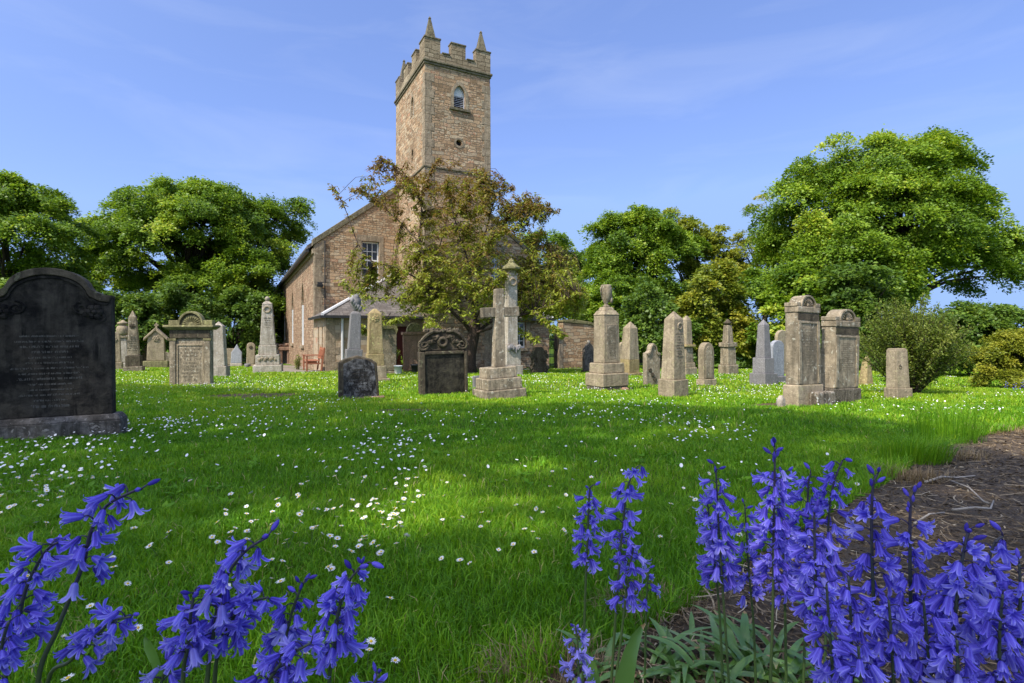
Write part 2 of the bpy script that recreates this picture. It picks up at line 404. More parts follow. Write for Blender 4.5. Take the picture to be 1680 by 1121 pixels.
M['kerb'] = stone_mat('whitish_lichened_kerb', (0.27, 0.22, 0.16), (0.10, 0.08, 0.055), (0.46, 0.42, 0.34), 0.7, 0.7, 2)
M['bark'] = stone_mat('tree_bark', (0.055, 0.042, 0.03), (0.025, 0.02, 0.014), (0.075, 0.07, 0.045), 0.6, 0.3, 2)
M['barkcherry'] = stone_mat('cherry_bark', (0.075, 0.05, 0.036), (0.035, 0.024, 0.018), (0.10, 0.075, 0.055), 0.5, 0.3, 3)
M['syc'] = leaf_mat('sycamore_leaf', [(0, (0.063, 0.129, 0.015)), (0.5, (0.162, 0.274, 0.021)), (0.85, (0.297, 0.414, 0.031)), (1, (0.437, 0.482, 0.050))])
M['dkleaf'] = leaf_mat('dark_green_leaf', [(0, (0.053, 0.105, 0.018)), (0.6, (0.114, 0.202, 0.025)), (1, (0.229, 0.316, 0.044))])
M['yelleaf'] = leaf_mat('yellow_green_leaf', [(0, (0.108, 0.162, 0.016)), (0.6, (0.257, 0.297, 0.030)), (1, (0.419, 0.378, 0.047))])
M['yelbush'] = leaf_mat('golden_bush_leaf', [(0, (0.11, 0.15, 0.014)), (0.6, (0.25, 0.28, 0.024)), (1, (0.42, 0.40, 0.05))])
M['fineleaf'] = leaf_mat('small_shrub_leaf', [(0, (0.074, 0.115, 0.018)), (0.6, (0.169, 0.223, 0.032)), (1, (0.297, 0.324, 0.068))])
M['cherry'] = leaf_mat('cherry_leaf', [(0, (0.21, 0.115, 0.05)), (0.3, (0.25, 0.19, 0.045)), (0.6, (0.225, 0.26, 0.03)), (1, (0.33, 0.40, 0.05))], 0.35)
M['grass'] = leaf_mat('grass_blade', [(0, (0.064, 0.182, 0.006)), (0.45, (0.149, 0.341, 0.010)), (0.85, (0.314, 0.451, 0.020)), (0.93, (0.374, 0.462, 0.039)), (1, (0.506, 0.418, 0.187))], 0.3, 0.5, 0.25)
M['dry'] = leaf_mat('dry_grass', [(0, (0.17, 0.11, 0.05)), (1, (0.38, 0.28, 0.16))], 0.2)
M['mulch'] = leaf_mat('bark_chip', [(0, (0.065, 0.045, 0.025)), (0.5, (0.15, 0.105, 0.06)), (0.85, (0.27, 0.20, 0.12)), (1, (0.50, 0.41, 0.27))], 0.0, 0.9, 0.1)
M['strap'] = leaf_mat('strap_leaf', [(0, (0.06, 0.145, 0.02)), (0.7, (0.145, 0.27, 0.06)), (0.9, (0.25, 0.31, 0.14)), (1, (0.42, 0.27, 0.11))], 0.25, 0.32, 0.6)
M['petal'] = plain('daisy_petal', (0.76, 0.75, 0.72), 0.6, 0.04)
M['yolk'] = plain('daisy_centre', (0.72, 0.45, 0.02), 0.8, 0.15, 300)
M['gstem'] = plain('green_stem', (0.07, 0.12, 0.025), 0.6, 0.2)
# ------------------------------------------------------------------ the ground
def sheet(name, xs, ys, mat, lift=0.0, mask=None, kind='structure', parent=None):
    X, Y = np.meshgrid(xs, ys); Z = g(X, Y)+lift
    V = np.stack([X, Y, Z], -1).reshape(-1, 3); nx = len(xs); ny = len(ys)
    i, j = np.meshgrid(np.arange(nx-1), np.arange(ny-1)); a = (j*nx+i).ravel()
    Fc = np.stack([a, a+1, a+1+nx, a+nx], 1)
    if mask is not None:
        cx = V[Fc].mean(1); Fc = Fc[mask(cx[:, 0], cx[:, 1])]
    o = fast_mesh(name, V, Fc, mat, smooth=True, parent=parent)
    return tag(o, kind=kind)

def spaced(a, b, n, p=1.0):
    t = np.linspace(-1, 1, n); return a+(b-a)*(0.5+0.5*np.sign(t)*np.abs(t)**p)

m, t, p, o = newmat('lawn_soil'); v = objvec(t, rnd=False)
n1 = noise(t, v, 1.1, 6, 0.6); n2 = noise(t, v, 30, 5, 0.7); n3 = noise(t, v, 5, 5, 0.65)
c = mix(t, n2, (0.030, 0.065, 0.006), (0.085, 0.15, 0.010))
c = mix(t, ramp(t, n1, [(0.4, (0, 0, 0)), (0.7, (1, 1, 1))]), c, (0.10, 0.16, 0.014))
c = mix(t, ramp(t, n3, [(0.62, (0, 0, 0)), (0.78, (0.5, 0.5, 0.5))]), c, (0.20, 0.19, 0.06))
t.links.new(c, p.inputs['Base Color']); p.inputs['Roughness'].default_value = 0.95; p.inputs['Specular IOR Level'].default_value = 0.1
bump(t, p, n2, 0.6, 0.03); M['lawn'] = m
m, t, p, o = newmat('dark_mulch_soil'); v = objvec(t, rnd=False)
n2 = noise(t, v, 60, 6, 0.75); n3 = noise(t, v, 9, 5, 0.65)
c = mix(t, n2, (0.045, 0.031, 0.018), (0.15, 0.105, 0.062)); c = mix(t, math_(t, 'MULTIPLY', n3, 0.5), c, (0.10, 0.068, 0.04))
t.links.new(c, p.inputs['Base Color']); p.inputs['Roughness'].default_value = 0.95; bump(t, p, n2, 0.9, 0.02); M['soil'] = m
m, t, p, o = newmat('dry_earth'); v = objvec(t, rnd=False)
n2 = noise(t, v, 40, 6, 0.75)
c = mix(t, n2, (0.05, 0.03, 0.014), (0.15, 0.092, 0.042)); t.links.new(c, p.inputs['Base Color']); p.inputs['Roughness'].default_value = 0.95; bump(t, p, n2, 0.8, 0.02); M['earth'] = m
m, t, p, o = newmat('gravel_path'); v = objvec(t, rnd=False)
n2 = noise(t, v, 50, 6, 0.75); c = mix(t, n2, (0.12, 0.095, 0.075), (0.30, 0.25, 0.20)); t.links.new(c, p.inputs['Base Color']); p.inputs['Roughness'].default_value = 0.95; bump(t, p, n2, 0.8, 0.02); M['gravel'] = m

xs = np.unique(np.concatenate([np.linspace(-14, 14, 150), np.linspace(-60, 60, 80), np.linspace(-600, 600, 30)]))
ys = np.unique(np.concatenate([np.linspace(-3, 14, 110), np.linspace(-30, 60, 70), np.linspace(-200, 900, 30)]))
sheet('lawn', xs, ys, M['lawn'])

# mulch bed on the right, its edge read off the photograph
BED = [(-0.05, 0.3)] + [ground_at(a, b) for a, b in [(890, 1121), (985, 1085), (1080, 1032), (1155, 985), (1225, 925), (1335, 860), (1440, 806), (1478, 785), (1500, 765), (1535, 742), (1610, 722), (1700, 706)]] + [(8.0, 6.4), (12, 5.0), (12, 0.3)]
bed_f = lambda x, y: inside(x, y, BED)
sheet('mulch_bed', np.linspace(-0.4, 12, 320), np.linspace(0.25, 7, 200), M['soil'], 0.006, bed_f)
PATCH = [(-4.05, 8.35, 0.75, 0.55), (-1.2, 6.1, 0.42, 0.22), (3.55, 6.75, 0.6, 0.3)]
def patch_f(x, y, k=1.0):
    r = np.zeros(np.shape(x), bool)
    for a, b, rx, ry in PATCH:
        r |= ((x-a)/rx)**2+((y-b)/ry)**2 < (k*(0.55+0.75*vnoise(x*5+40, y*5+40)))
    return r
for i, (a, b, rx, ry) in enumerate(PATCH):
    sheet('bare_ground', np.linspace(a-rx*1.3, a+rx*1.3, 60), np.linspace(b-ry*1.3, b+ry*1.3, 40), M['earth'], 0.005, patch_f)
CH_U = (cos(R(27)), sin(R(27)))
def to_ch(x, y):
    dx = x+9.28; dy = y-25.0
    return dx*CH_U[0]+dy*CH_U[1], -dx*CH_U[1]+dy*CH_U[0]
def path_f(x, y):
    a, b = to_ch(x, y)
    return ((a < 0.2) & (a > -2.1) & (b > -5.2) & (b < 20)) | ((a > -2.1) & (a < 16) & (b > -5.2) & (b < -4.3))
sheet('gravel_path', np.linspace(-22, 8, 170), np.linspace(18, 45, 150), M['gravel'], 0.005, path_f)
def church_f(x, y):
    a, b = to_ch(x, y); return (a > -0.1) & (a < 11.9) & (b > -4.1) & (b < 34)

# ------------------------------------------------------------------ grass: one mass of blades
def blades(n, y0, y1, h0, h1, wk, seed, edge=None, keep=None):
    r = np.random.RandomState(seed)
    u = r.rand(n); Y = np.sqrt(y0*y0+(y1*y1-y0*y0)*u); X = (r.rand(n)*2-1)*(1.06*Y+0.5)
    k = ~bed_f(X, Y) & ~(patch_f(X, Y, 0.8) & (r.rand(n) < 0.9)) & ~path_f(X, Y) & ~church_f(X, Y)
    if keep is not None: k &= keep(X, Y, r)
    X = X[k]; Y = Y[k]; n = len(X)
    cl = vnoise(X*3.1+9, Y*3.1+5); cl2 = vnoise(X*11+3, Y*11+8); far = np.maximum(1, Y/2.6)
    H = (h0+(h1-h0)*r.rand(n))*(0.45+0.6*cl2+0.55*vnoise(X*1.7+70, Y*1.7+44))
    W = wk*far*(0.6+0.8*r.rand(n))
    az = r.rand(n)*2*pi; ln = H*(0.25+0.75*r.rand(n)**1.3)
    d = np.stack([np.cos(az), np.sin(az), np.zeros(n)], 1)
    ya = r.rand(n)*2*pi; s = np.stack([np.cos(ya), np.sin(ya), np.zeros(n)], 1)
    P = np.stack([X, Y, g(X, Y)-0.004], 1); up = np.array([0, 0, 1.0])
    mid = P + up*(H*0.6)[:, None] + d*(ln*0.3)[:, None]
    tip = P + up*(H*(0.98-0.35*(ln/H)**2))[:, None] + d*ln[:, None]
    w = (W*0.5)[:, None]
    V = np.stack([P-s*w, P+s*w, mid-s*w*0.8, mid+s*w*0.8, tip], 1).reshape(-1, 3)
    b = (np.arange(n)*5)[:, None]
    Fc = np.concatenate([b+np.array([[0, 1, 3]]), b+np.array([[0, 3, 2]]), b+np.array([[2, 3, 4]])], 1).reshape(-1, 3)
    cl3 = vnoise(X*0.7+90, Y*0.7+33); tn = np.clip(0.02+0.26*np.clip((Y-5)/5, 0, 1)+0.35*cl+0.35*cl3+0.62*(r.rand(n)-0.42)+0.16*(cl2-0.5), 0, 0.9); dry = r.rand(n) < 0.012+0.10*np.clip(vnoise(X*2.3+60, Y*2.3+11)-.72, 0, 1); tn[dry] = 1  # blades yellow with distance: the sunlit tone is put into their tint
    return V, Fc, np.repeat(tn, 3)
GR = []
GR.append(blades(160000, 0.75, 2.2, 0.022, 0.052, 0.0030, 1))
GR.append(blades(185000, 2.0, 4.5, 0.022, 0.052, 0.0034, 2))
GR.append(blades(190000, 4.3, 9.5, 0.028, 0.060, 0.0036, 3))
GR.append(blades(260000, 9.3, 32, 0.03, 0.065, 0.0040, 4))
def near_edge(X, Y, r):
    q = np.zeros(X.shape, bool)
    for i in range(1, 12):
        (x0, y0), (x1, y1) = BED[i], BED[i+1]; L2 = (x1-x0)**2+(y1-y0)**2
        tt = np.clip(((X-x0)*(x1-x0)+(Y-y0)*(y1-y0))/L2, 0, 1); dd = np.hypot(X-x0-tt*(x1-x0), Y-y0-tt*(y1-y0))
        q |= dd < 0.03+0.05*Y/2*r.rand(len(X))
    return q
GR.append(blades(240000, 0.9, 5.0, 0.035, 0.10, 0.0030, 5, keep=near_edge))
V = np.concatenate([a[0] for a in GR]); o_ = np.cumsum([0]+[len(a[0]) for a in GR[:-1]])
Fc = np.concatenate([a[1]+k for a, k in zip(GR, o_)]); T = np.concatenate([a[2] for a in GR])
tag(fast_mesh('lawn_grass', V, Fc, M['grass'], T), 'short green lawn grass between the gravestones', 'grass', kind='stuff')

# broad leaved weeds flat in the turf
r = np.random.RandomState(15); n = 900; Y = np.exp(r.uniform(np.log(0.95), np.log(9), n)); X = (r.rand(n)*2-1)*Y
k = ~bed_f(X, Y) & (vnoise(X*1.9+31, Y*1.9+77) > .55); X = X[k]; Y = Y[k]; n = len(X); m = 7
a = (np.arange(m)*2*pi/m)[None, :]+r.rand(n, 1)*6+.3*r.randn(n, m); P = np.stack([np.repeat(X, m), np.repeat(Y, m), np.repeat(g(X, Y)+.012, m)], 1)
D = np.stack([np.cos(a).ravel(), np.sin(a).ravel(), .35+.25*r.randn(n*m)], 1); L = .042*(.5+.8*r.rand(n*m)); V, Fc = leaf_arrays(P, D, np.array([0, 0, 1.])+.2*r.randn(n*m, 3), L, L*.5)
tag(fast_mesh('lawn_weeds', V, Fc, M['grass'], .1+.4*r.rand(n*m)), 'broad leaved weeds flat in the lawn', 'weeds', kind='stuff')

# tufts of long dry grass on the bed's edge
def tuft(px, py, n, h, rad, mat, name, label, cat, seed, lean=0.6, t0=0, t1=1, wid=0.003, dx=0):
    r = np.random.RandomState(seed); X0, Y0 = ground_at(px, py)
    a = r.rand(n)*2*pi; q = rad*np.sqrt(r.rand(n)); X = X0+q*np.cos(a)*1.5; Y = Y0+q*np.sin(a)
    H = h*(0.5+0.6*r.rand(n)); az = a+r.randn(n)*0.7; ln = H*lean*r.rand(n)
    d = np.stack([np.cos(az)+dx, np.sin(az), 0*az], 1); s = np.stack([-np.sin(az), np.cos(az), 0*az], 1)
    P = np.stack([X, Y, g(X, Y)-0.004], 1); up = np.array([0, 0, 1.0])
    mid = P+up*(H*0.62)[:, None]+d*(ln*0.35)[:, None]; tip = P+up*(H*(0.97-0.4*(ln/H)**2))[:, None]+d*ln[:, None]
    w = wid*0.5
    V = np.stack([P-s*w, P+s*w, mid-s*w*0.8, mid+s*w*0.8, tip], 1).reshape(-1, 3); b = (np.arange(n)*5)[:, None]
    Fc = np.concatenate([b+np.array([[0, 1, 3]]), b+np.array([[0, 3, 2]]), b+np.array([[2, 3, 4]])], 1).reshape(-1, 3)
    return tag(fast_mesh(name, V, Fc, mat, np.repeat(t0+(t1-t0)*r.rand(n), 3)), label, cat)
tuft(1490, 790, 420, 0.085, 0.12, M['dry'], 'grass_tuft', 'brown dead grass tuft on the lawn edge nearest the camera beside the bluebells', 'grass tuft', 21, 1.0)
tuft(1548, 752, 520, 0.08, 0.17, M['dry'], 'grass_tuft', 'straw coloured dead grass tuft at the far end of the mulch bed edge', 'grass tuft', 22, 1.0)
tuft(1660, 716, 420, 0.07, 0.25, M['dry'], 'grass_tuft', 'low dry grass tuft at the sunlit rim of the mulch bed by the photo edge', 'grass tuft', 23, 1.0)
tuft(1500, 760, 800, 0.20, 0.12, M['grass'], 'grass_tuft', 'long green grass tuft overhanging the mulch bed', 'grass tuft', 24, 0.9, 0.2, 0.7, dx=0.5)
tuft(1555, 728, 500, 0.30, 0.16, M['grass'], 'grass_tuft', 'tallest green grass tuft with upright blades between lawn and bed', 'grass tuft', 25, 0.35, 0.1, 0.6)
tuft(905, 1118, 420, 0.07, 0.09, M['dry'], 'grass_tuft', 'brown withered grass tuft below the short pale bluebell', 'grass tuft', 26, 1.2, wid=0.002)
tuft(1075, 1000, 420, 0.05, 0.10, M['dry'], 'grass_tuft', 'thin brown grass tuft behind the strap leaves', 'grass tuft', 27, 1.2, wid=0.002)

# ------------------------------------------------------------------ daisies
def daisy_shape(np_=15, r=0.0105, seed=0):
    rr = np.random.RandomState(seed); P = MB(); 
    for k in range(np_):
        a = 2*pi*k/np_+rr.uniform(-.1, .1); L = r*rr.uniform(.85, 1.08); w = 0.0019; z1 = rr.uniform(-.0005, .0022)
        c, s_ = cos(a), sin(a)
        def q(rad, t_, z): return (c*rad-s_*t_, s_*rad+c*t_, z)
        P.add([q(.002, -w*.45, 0), q(.002, w*.45, 0), q(L*.7, w*.62, .0016+z1*.5), q(L*.7, -w*.62, .0016+z1*.5), q(L, w*.25, .0012+z1), q(L, -w*.25, .0012+z1)], [(0, 1, 2, 3), (3, 2, 4, 5)])
    return P
def mesh_of(mb, name, mats, smooth=False):
    o = mb.build(name, mats, None, smooth); me = o.data; bpy.data.objects.remove(o); return me
DP = [mesh_of(daisy_shape(14+i, 0.0095+0.0006*i, i), 'petals', M['petal']) for i in range(4)]
DC = mesh_of(MB().rev([(.0034, .0005), (.0032, .0018), (.0021, .0029), (.0005, .0032)], 10), 'centre', M['yolk'], True)
DS = mesh_of(MB().tube([(0, 0, 0), (.001, .001, -.02), (.003, 0, -.05)], [.0011, .0008, .0008], 5), 'stem', M['gstem'])
def dens(px, py, X, Y):
    d = np.full(px.shape, 0.25)
    d = np.where((px < 700) & (py > 690) & (py < 900), 1.5-0.7*np.clip((px-350)/350, 0, 1), d)
    d = np.where((py > 680) & (py < 735) & (px > 380) & (px < 1250), 0.95, d)
    d = np.where((py > 735) & (px > 700), 0.14, d)
    d = np.where((py > 735) & (px > 1250), 0.05, d)
    d = np.where((py <= 680), 0.9, d)
    d = np.where((py > 640) & (py < 685) & (px > 560) & (px < 900), 0.25, d)
    d = np.where((py > 840) & (px < 670), 3.2, d)
    d = np.where((py > 860) & (px >= 660) & (px < 950), .4, d)
    return d*np.clip((vnoise(X*1.3+7, Y*0.9+2)-0.25)*2.2, 0.05, 1.4)
r = np.random.RandomState(11); n = 60000
Y = np.exp(r.uniform(np.log(0.95), np.log(26), n)); X = (r.rand(n)*2-1)*1.0*Y
PX, PY = proj(X, Y, g(X, Y))
k = (r.rand(n) < 0.040*dens(PX, PY, X, Y)*np.clip(Y, 0.8, 12)**1.05/1.15) & ~bed_f(X, Y) & ~patch_f(X, Y) & ~path_f(X, Y) & ~church_f(X, Y) & (PX > -30) & (PX < 1710)
X = X[k]; Y = Y[k]; od = np.argsort(Y); X = X[od]; Y = Y[od]; N_D = len(X); print('daisies', N_D)
NI = min(300, N_D)
for i in range(NI):
    z = gz(X[i], Y[i])+r.uniform(0.034, 0.055); s = r.uniform(0.75, 1.2)
    me = DP[r.randint(4)]; o = bpy.data.objects.new('daisy', me) if i < 160 else bpy.data.objects.new('daisy', me)
    C.objects.link(o); o.location = (X[i], Y[i], z); o.scale = (s, s, s)
    o.rotation_euler = (r.normal(0, .33)+0.12, r.normal(0, .33), r.rand()*6.28)
    tag(o, 'small white daisy with a yellow centre standing in the near lawn', 'daisy', 'daisies in the near lawn')
    for nm, md in (('centre', DC), ('stem', DS)):
        if i < 170 or nm == 'centre':
            c = bpy.data.objects.new(nm, md); C.objects.link(c); c.parent = o
Xf = X[NI:]; Yf = Y[NI:]; n = len(Xf)
a = np.arange(8)*2*pi/8; ring = np.stack([np.cos(a), np.sin(a)], 1)
rad = 0.0080*np.maximum(1, Yf/9.0)**0.3*r.uniform(.75, 1.2, n); tl = r.normal(0, .3, (n, 2))-np.array([0, 0.22])
V = np.zeros((n, 9, 3)); cz = g(Xf, Yf)+r.uniform(.035, .055, n)
V[:, :8, 0] = Xf[:, None]+rad[:, None]*ring[:, 0]; V[:, :8, 1] = Yf[:, None]+rad[:, None]*ring[:, 1]
V[:, :8, 2] = cz[:, None]+rad[:, None]*(ring[:, 0]*tl[:, :1]+ring[:, 1]*-tl[:, 1:])+0.002; V[:, 8] = np.stack([Xf, Yf, cz], 1)
b = (np.arange(n)*9)[:, None, None]
Fc = (b+np.array([[i, (i+1) % 8, 8] for i in range(8)])[None]).reshape(-1, 3)
tag(fast_mesh('daisies', V.reshape(-1, 3), Fc, M['petal']), 'white daisies scattered over the middle and far lawn', 'daisies', 'daisies', kind='stuff')
# ------------------------------------------------------------------ church
church = empty('church', (-9.28, 25.0, gz(-9.28, 25.0)), R(27), 'brown stone church with a battlemented square tower, gabled nave and low slate roofed porches', 'church')
W_, L_ = 11.9, 34.0
EV, AP = 5.91, 10.43; TC = W_/2
def lancet(w, z0, z1, n=8):
    """pointed window outline centred on x = 0"""
    zs = z1-0.866*w; out = [(-w/2, z0), (w/2, z0)]
    for i in range(n+1):
        a = pi/3*i/n; out.append((-w/2+w*cos(a), zs+w*math.sin(a)))
    return out + [(-x, z) for x, z in reversed(out[2:-1])]
def shift(o, dx, dz=0): return [(x+dx, z+dz) for x, z in o]
# nave
nv = MB(); nv.ext([(0, -1.0), (W_, -1.0), (W_, EV), (TC, AP), (0, EV)], 0, L_)
nave = nv.build('nave_wall', [M['rubble']], church)
GW = (2.165, 3.035, 4.42, 6.25)
cs = [MB().box(GW[0], GW[1], -0.5, 0.28, GW[2], GW[3]), MB().box(W_-GW[1], W_-GW[0], -0.5, 0.28, GW[2], GW[3])]
NW = [5.4, 12.0, 19.2, 26.6]
for y in NW:
    c = MB(); c.ext(lancet(1.35, 1.05, 4.6), -0.5, 0.38)
    c.v = [(yy, y-xx, zz) for xx, yy, zz in c.v]; cs.append(c)
cut(nave, cs)
nave.data.materials.append(M['rubble_small'])
for p in nave.data.polygons:
    if abs(p.normal.x) > 0.9 and p.center.x < 0.05: p.material_index = 1
rf = MB(); th = 0.16
sl = math.hypot(TC, AP-EV); nxx, nzz = (AP-EV)/sl, TC/sl
for sgn in (1, -1):
    x0 = TC-sgn*(TC+0.28); z0 = EV-0.28*(AP-EV)/TC
    pts = [(x0, z0+0.02), (TC, AP+0.02), (TC, AP+0.2), (x0, z0+0.2)]
    if sgn < 0: pts = pts[::-1]
    rf.ext(pts, 0.32, L_+0.1)
rf.build('nave_roof', M['slate'], church, uv=True)
cp = MB()
for sgn in (1, -1):
    x0 = TC-sgn*(TC+0.10); z0 = EV-0.10*(AP-EV)/TC
    pts = [(x0, z0), (TC, AP), (TC, AP+0.3), (x0, z0+0.3)]
    if sgn < 0: pts = pts[::-1]
    cp.ext(pts, -0.06, 0.30)
cp.build('gable_coping', M['coping'], church, bevel=0.02)
MB().box(-0.34, -0.20, 0.35, L_, EV-0.32, EV-0.18).build('gutter', M['gutter'], church)
MB().box(-0.09, 0.0, 0.02, L_, EV-0.42, EV-0.2).build('cornice', M['quoin'], church)
qn = MB()
k = 0
z = -0.6
while z < EV-0.2:
    a = 0.52 if k % 2 else 0.34; b = 0.34 if k % 2 else 0.52
    qn.box(-0.012, a, -0.012, b, z, z+0.36); z += 0.365; k += 1
qn.build('quoins', M['quoin'], church, bevel=0.01)
MB().tube([(0.46, -0.06, 0.2), (0.46, -0.06, EV+0.2)], 0.03, 8).build('conductor_pipe', M['gutter'], church)
fl = MB(); fl.cfr(0.24, 0.20, 3.9, 0.30, 0.26, 4.02, 0.22, -0.2); fl.cfr(0.16, 0.18, 4.02, 0.24, 0.2, 4.12, 0.22, -0.16)
fl.build('floodlight', M['gutter'], church, bevel=0.01)
def sash(name, x0, x1, z0, z1, y, parent, cols=3, rows=4, depth=0.07):
    """white painted sash window set at depth y (outside is towards -y)"""
    f = MB(); fw = 0.06
    f.box(x0, x0+fw, y, y+depth, z0, z1); f.box(x1-fw, x1, y, y+depth, z0, z1); f.box(x0+fw, x1-fw, y, y+depth, z1-fw, z1); f.box(x0+fw, x1-fw, y, y+depth, z0, z0+0.09)
    zm = (z0+z1)/2; f.box(x0+fw, x1-fw, y+0.012, y+depth, zm-0.035, zm+0.035)
    for i in range(1, cols):
        x = x0+fw+(x1-x0-2*fw)*i/cols
        f.box(x-0.014, x+0.014, y+0.02, y+0.045, z0+0.09, zm-0.035); f.box(x-0.014, x+0.014, y+0.02, y+0.045, zm+0.035, z1-fw)
    for i in range(1, rows):
        if i*2 == rows: continue
        z = z0+0.05+(z1-z0-0.08)*i/rows
        for j in range(cols):
            xa = x0+fw+(x1-x0-2*fw)*j/cols+0.015; xb = x0+fw+(x1-x0-2*fw)*(j+1)/cols-0.015
            f.box(xa, xb, y+0.022, y+0.043, z-0.014, z+0.014)
    o = f.build('window', M['white'], parent)
    MB().box(x0+0.03, x1-0.03, y+0.034, y+0.040, z0+0.03, z1-0.03).build('pane', M['glass'], o)
    return o
for a, b in ((GW[0], GW[1]), (W_-GW[1], W_-GW[0])):
    w = sash('window', a+0.01, b-0.01, GW[2]+0.01, GW[3]-0.01, 0.17, church, 3, 4)
    MB().box(a-0.14, b+0.14, -0.09, 0.16, GW[2]-0.16, GW[2]-0.002).build('sill', M['quoin'], w, bevel=0.012)
    sr = MB(); sr.box(a-0.22, a-0.003, -0.02, 0.05, GW[2], GW[3]); sr.box(b+0.003, b+0.22, -0.02, 0.05, GW[2], GW[3]); sr.box(a-0.22, b+0.22, -0.022, 0.05, GW[3]+0.003, GW[3]+0.3)
    sr.build('surround', M['quoin'], w, bevel=0.008)
for y in NW:
    f = MB(); o1 = lancet(1.33, 1.06, 4.58); o2 = lancet(1.13, 1.16, 4.42)
    n = len(o1)
    vs = [(0.22, y-x, z) for x, z in o1]+[(0.22, y-x, z) for x, z in o2]+[(0.29, y-x, z) for x, z in o1]+[(0.29, y-x, z) for x, z in o2]
    fs = []
    for i in range(n):
        j = (i+1) % n; fs += [(i, j, n+j, n+i), (n+i, n+j, 3*n+j, 3*n+i), (2*n+i, 2*n+j, j, i)]
    f.add(vs, fs)
    f.box(0.03, 0.218, y+0.58, y+0.665, 1.07, 3.35); f.box(0.24, 0.28, y-0.02, y+0.02, 1.16, 4.3)
    for q in range(1, 8): f.box(0.245, 0.275, y-0.56, y-0.021, 1.16+q*0.36, 1.19+q*0.36); f.box(0.245, 0.275, y+0.021, y+0.56, 1.16+q*0.36, 1.19+q*0.36)
    w = f.build('lancet_window', M['white'], church)
    pn = MB(); pn.ext(lancet(1.2, 1.12, 4.5), 0, 0.008); pn.v = [(0.256+yy, y-xx, zz) for xx, yy, zz in pn.v]; pn.build('pane', M['glass'], w)
    MB().box(-0.10, 0.2, y-0.8, y+0.8, 0.9, 1.045).build('sill', M['quoin'], w, bevel=0.012)

# tower: front wall at y = -4.2
TX0, TX1, TY0, TY1 = 4.03, 7.14, -4.2, 0.6
TS = 13.62
tw = MB(); tw.frust(TX0-0.04, TX1+0.06, TY0-0.04, TY1, -1.2, TX0, TX1, TY0, TY1, TS)
tower = tw.build('tower', [M['rubble']], church)
LX = TX0+1.61
c1 = MB(); c1.ext(shift(lancet(0.54, 11.78, 12.82), LX), TY0-0.5, TY0+0.22)
c2 = MB(); ring = [(LX-0.03+0.13*cos(a), 10.24+0.13*sin(a)) for a in [2*pi*i/20 for i in range(20)]]; c2.ext(ring, TY0-0.5, TY0+0.3)
LY = TY0+1.85
c3 = MB(); c3.ext(lancet(0.42, 11.8, 12.72), -0.5, 0.25); c3.v = [(TX0+yy, LY-xx, zz) for xx, yy, zz in c3.v]
c4 = MB(); c4.ext(lancet(0.30, 9.72, 10.3), -0.5, 0.25); c4.v = [(TX0+yy, LY-xx, zz) for xx, yy, zz in c4.v]
cut(tower, [c1, c2, c3, c4])
def band(mb, x0, x1, y0, y1, z0, z1, pr):
    mb.box(x0-pr, x1+pr, y0-pr, y0, z0, z1); mb.box(x0-pr, x0, y0, y1, z0, z1); mb.box(x1, x1+pr, y0, y1, z0, z1)
    mb.box(x0-pr, x1+pr, y1, y1+pr, z0, z1); return mb
sc = MB(); band(sc, TX0, TX1, TY0, TY1, TS-0.17, TS-0.07, 0.05); band(sc, TX0, TX1, TY0, TY1, TS-0.068, TS+0.03, 0.095)
sc.build('string_course', M['coping'], tower, bevel=0.02)
band(MB(), TX0-0.012, TX1+0.02, TY0-0.012, TY1, 8.95, 9.03, 0.05).build('string_course', M['coping'], tower, bevel=0.015)
pp = MB(); T_ = 0.34
X0, X1, Y0, Y1 = TX0-0.015, TX1+0.015, TY0-0.015, TY1+0.015
ZE, ZM = TS+0.42, TS+0.98
pp.box(X0, X1, Y0, Y0+T_, TS+0.03, ZE); pp.box(X0, X1, Y1-T_, Y1, TS+0.03, ZE)
pp.box(X0, X0+T_, Y0+T_, Y1-T_, TS+0.03, ZE); pp.box(X1-T_, X1, Y0+T_, Y1-T_, TS+0.03, ZE)

class CapMB:
    def box(s, *a): MB().box(*a).build('merlon_cap', M['coping'], tower, bevel=0.012)
cap = CapMB()
xm = [(X0, X0+0.72), ((X0+X1)/2-0.34, (X0+X1)/2+0.34), (X1-0.72, X1)]
LYt = Y1-Y0; ym = [(Y0+1.28, Y0+1.95), (Y0+2.6, Y0+3.3)]
for a, b in xm:
    for y in (Y0, Y1-T_):
        MB().box(a, b, y, y+T_, ZE, ZM).build('merlon', M['parapet'], tower, uv=True); cap.box(a-0.03, b+0.03, y-0.03, y+T_+0.03, ZM, ZM+0.07)
for a, b in ym:
    for x in (X0, X1-T_):
        MB().box(x, x+T_, a, b, ZE, ZM).build('merlon', M['parapet'], tower, uv=True); cap.box(x-0.03, x+T_+0.03, a-0.03, b+0.03, ZM, ZM+0.07)
for x in (X0, X1-T_):
    for a, b in ((Y0+T_+0.001, Y0+0.74), (Y1-0.74, Y1-T_-0.001)):
        MB().box(x, x+T_, a, b, ZE, ZM).build('merlon', M['parapet'], tower, uv=True); cap.box(x-0.03, x+T_+0.03, a+0.033, b-0.033 if a > -2 else b+0.03, ZM, ZM+0.07)
for a, b in ((X0+0.741, xm[1][0]-0.001), (xm[1][1]+0.001, X1-0.741)):
    for y in (Y0, Y1-T_): cap.box(a+0.055, b-0.055, y-0.04, y+T_+0.04, ZE, ZE+0.06)
pp.build('parapet', M['parapet'], tower, uv=True);
